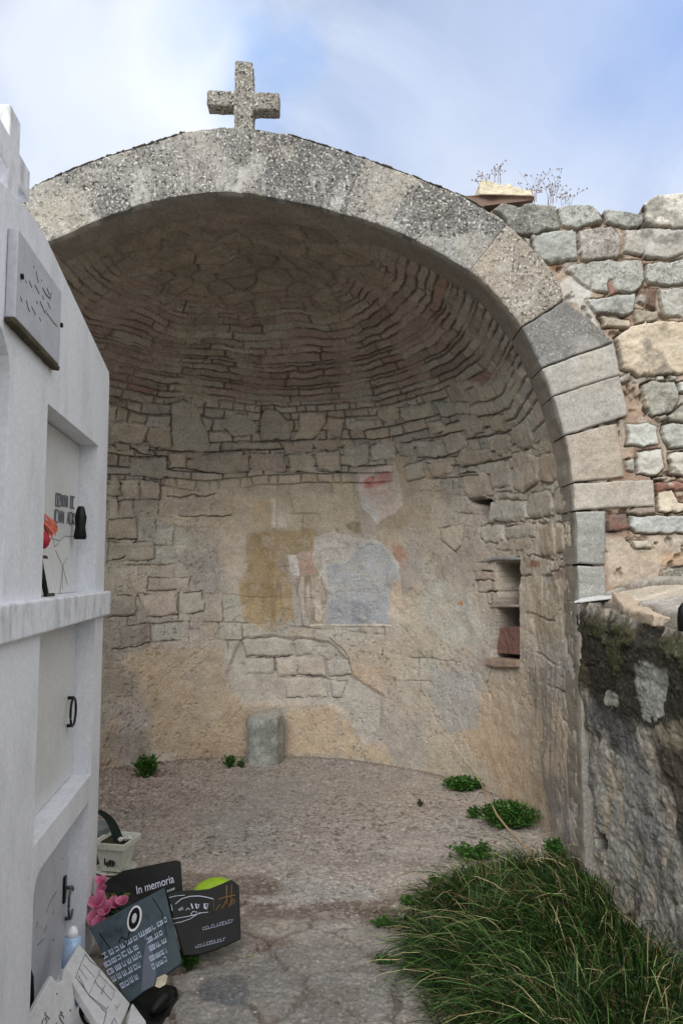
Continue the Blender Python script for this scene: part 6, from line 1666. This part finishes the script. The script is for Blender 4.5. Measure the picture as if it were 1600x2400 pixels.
# blue glass votive
b = MB(); o = at(168, 2285, 2.82); o[2] = 0; r_ = empty('votive_lamp', o, 'tapered pale blue glass votive lamp in the bottom niche, behind the marble tablets', 'lamp')
zb = at(168, 2290, 2.82)[2]; zt_ = at(168, 2196, 2.82)[2]; zp = at(166, 2172, 2.82)[2]
b.lathe(o, [(.035, max(0, zb - .15)), (.034, zb), (.036, zb + .05), (.030, zt_), (.018, zt_ + .005)], 16); b.build('glass', GLASS, r_, smooth=True)
b = MB(); b.lathe(o, [(.022, zt_), (.020, zt_ + .02), (.010, zp), (.002, zp + .003)], 14); b.build('cap', PORCE, r_, smooth=True)
# dark object at the near jamb of the bottom niche
b = MB(); s, z = face_sz(80, 2300, -.03)
b.tube([TF(s + .02, z - .12, -.05), TF(s + .015, z - .05, -.045), TF(s + .015, z + .02, -.045), TF(s + .022, z + .07, -.05)], [.012, .022, .018, .008], 10)
tag(b.build('iron_holder', IRON, origin=TF(s, 0, -.05), smooth=True), 'dark iron holder at the near edge of the bottom niche', 'holder')

# black rounded thing on the wall top cut by the right frame edge
b = MB(); o = at(1606, 1492, 2.9)
b.tube([o, o + (0, 0, .03), o + (0, 0, .07), o + (0, 0, .11), o + (0, 0, .13)], [.020, .030, .030, .024, .010], 14)
tag(b.build('black_holder', IRON, origin=o, smooth=True), 'black rounded upright holder on the low wall, cut by the right frame edge', 'holder')
# ragged dead blades, clover and leaf litter along the grass edge
for i, (px, py, wd, n, sd_) in enumerate(((905, 2175, .09, 60, 61), (960, 2120, .08, 50, 62), (1020, 2075, .07, 40, 63), (900, 2260, .06, 30, 64), (1390, 2110, .09, 70, 65))):
    weed('weed', px, py, wd, .05 if i < 4 else .12, n, sd_, ('low sprouting weed at the far left corner of the grass', 'low weed at the left grass edge, second from the corner', 'low weed along the back left grass edge', 'lone low weed left of the grass by the flagstones', 'green weed between the grass and the foot of the low wall')[i], leaf=.010)
b = MB(); rs = random.Random(77)
for i in range(420):
    x, y = rs.uniform(-.9, 1.1), rs.uniform(2.4, 6.0)
    if rs.random() < .5: x, y = .25 + rs.uniform(-.14, .3), rs.uniform(2.5, 3.9)
    if math.hypot(x - CX, max(0, y - YC)) > 1.8: continue
    a = rs.uniform(0, 6.28); L = rs.uniform(.008, .035); b.cc = tuple(C(*rs.choice(((150, 124, 90), (110, 84, 58), (176, 156, 118), (84, 70, 50)))))
    d = np.array([math.cos(a), math.sin(a), rs.uniform(-.05, .15)]) * L; w_ = np.array([-math.sin(a), math.cos(a), 0]) * L * rs.uniform(.05, .3); c0 = np.array([x, y, .012])
    b.add([c0, c0 + d * .5 + w_, c0 + d, c0 + d * .5 - w_], [(0, 1, 2, 3)])
tag(b.build('leaf_litter', STRAW), 'dry grass bits and leaf litter scattered on the floor', 'litter', kind='stuff')
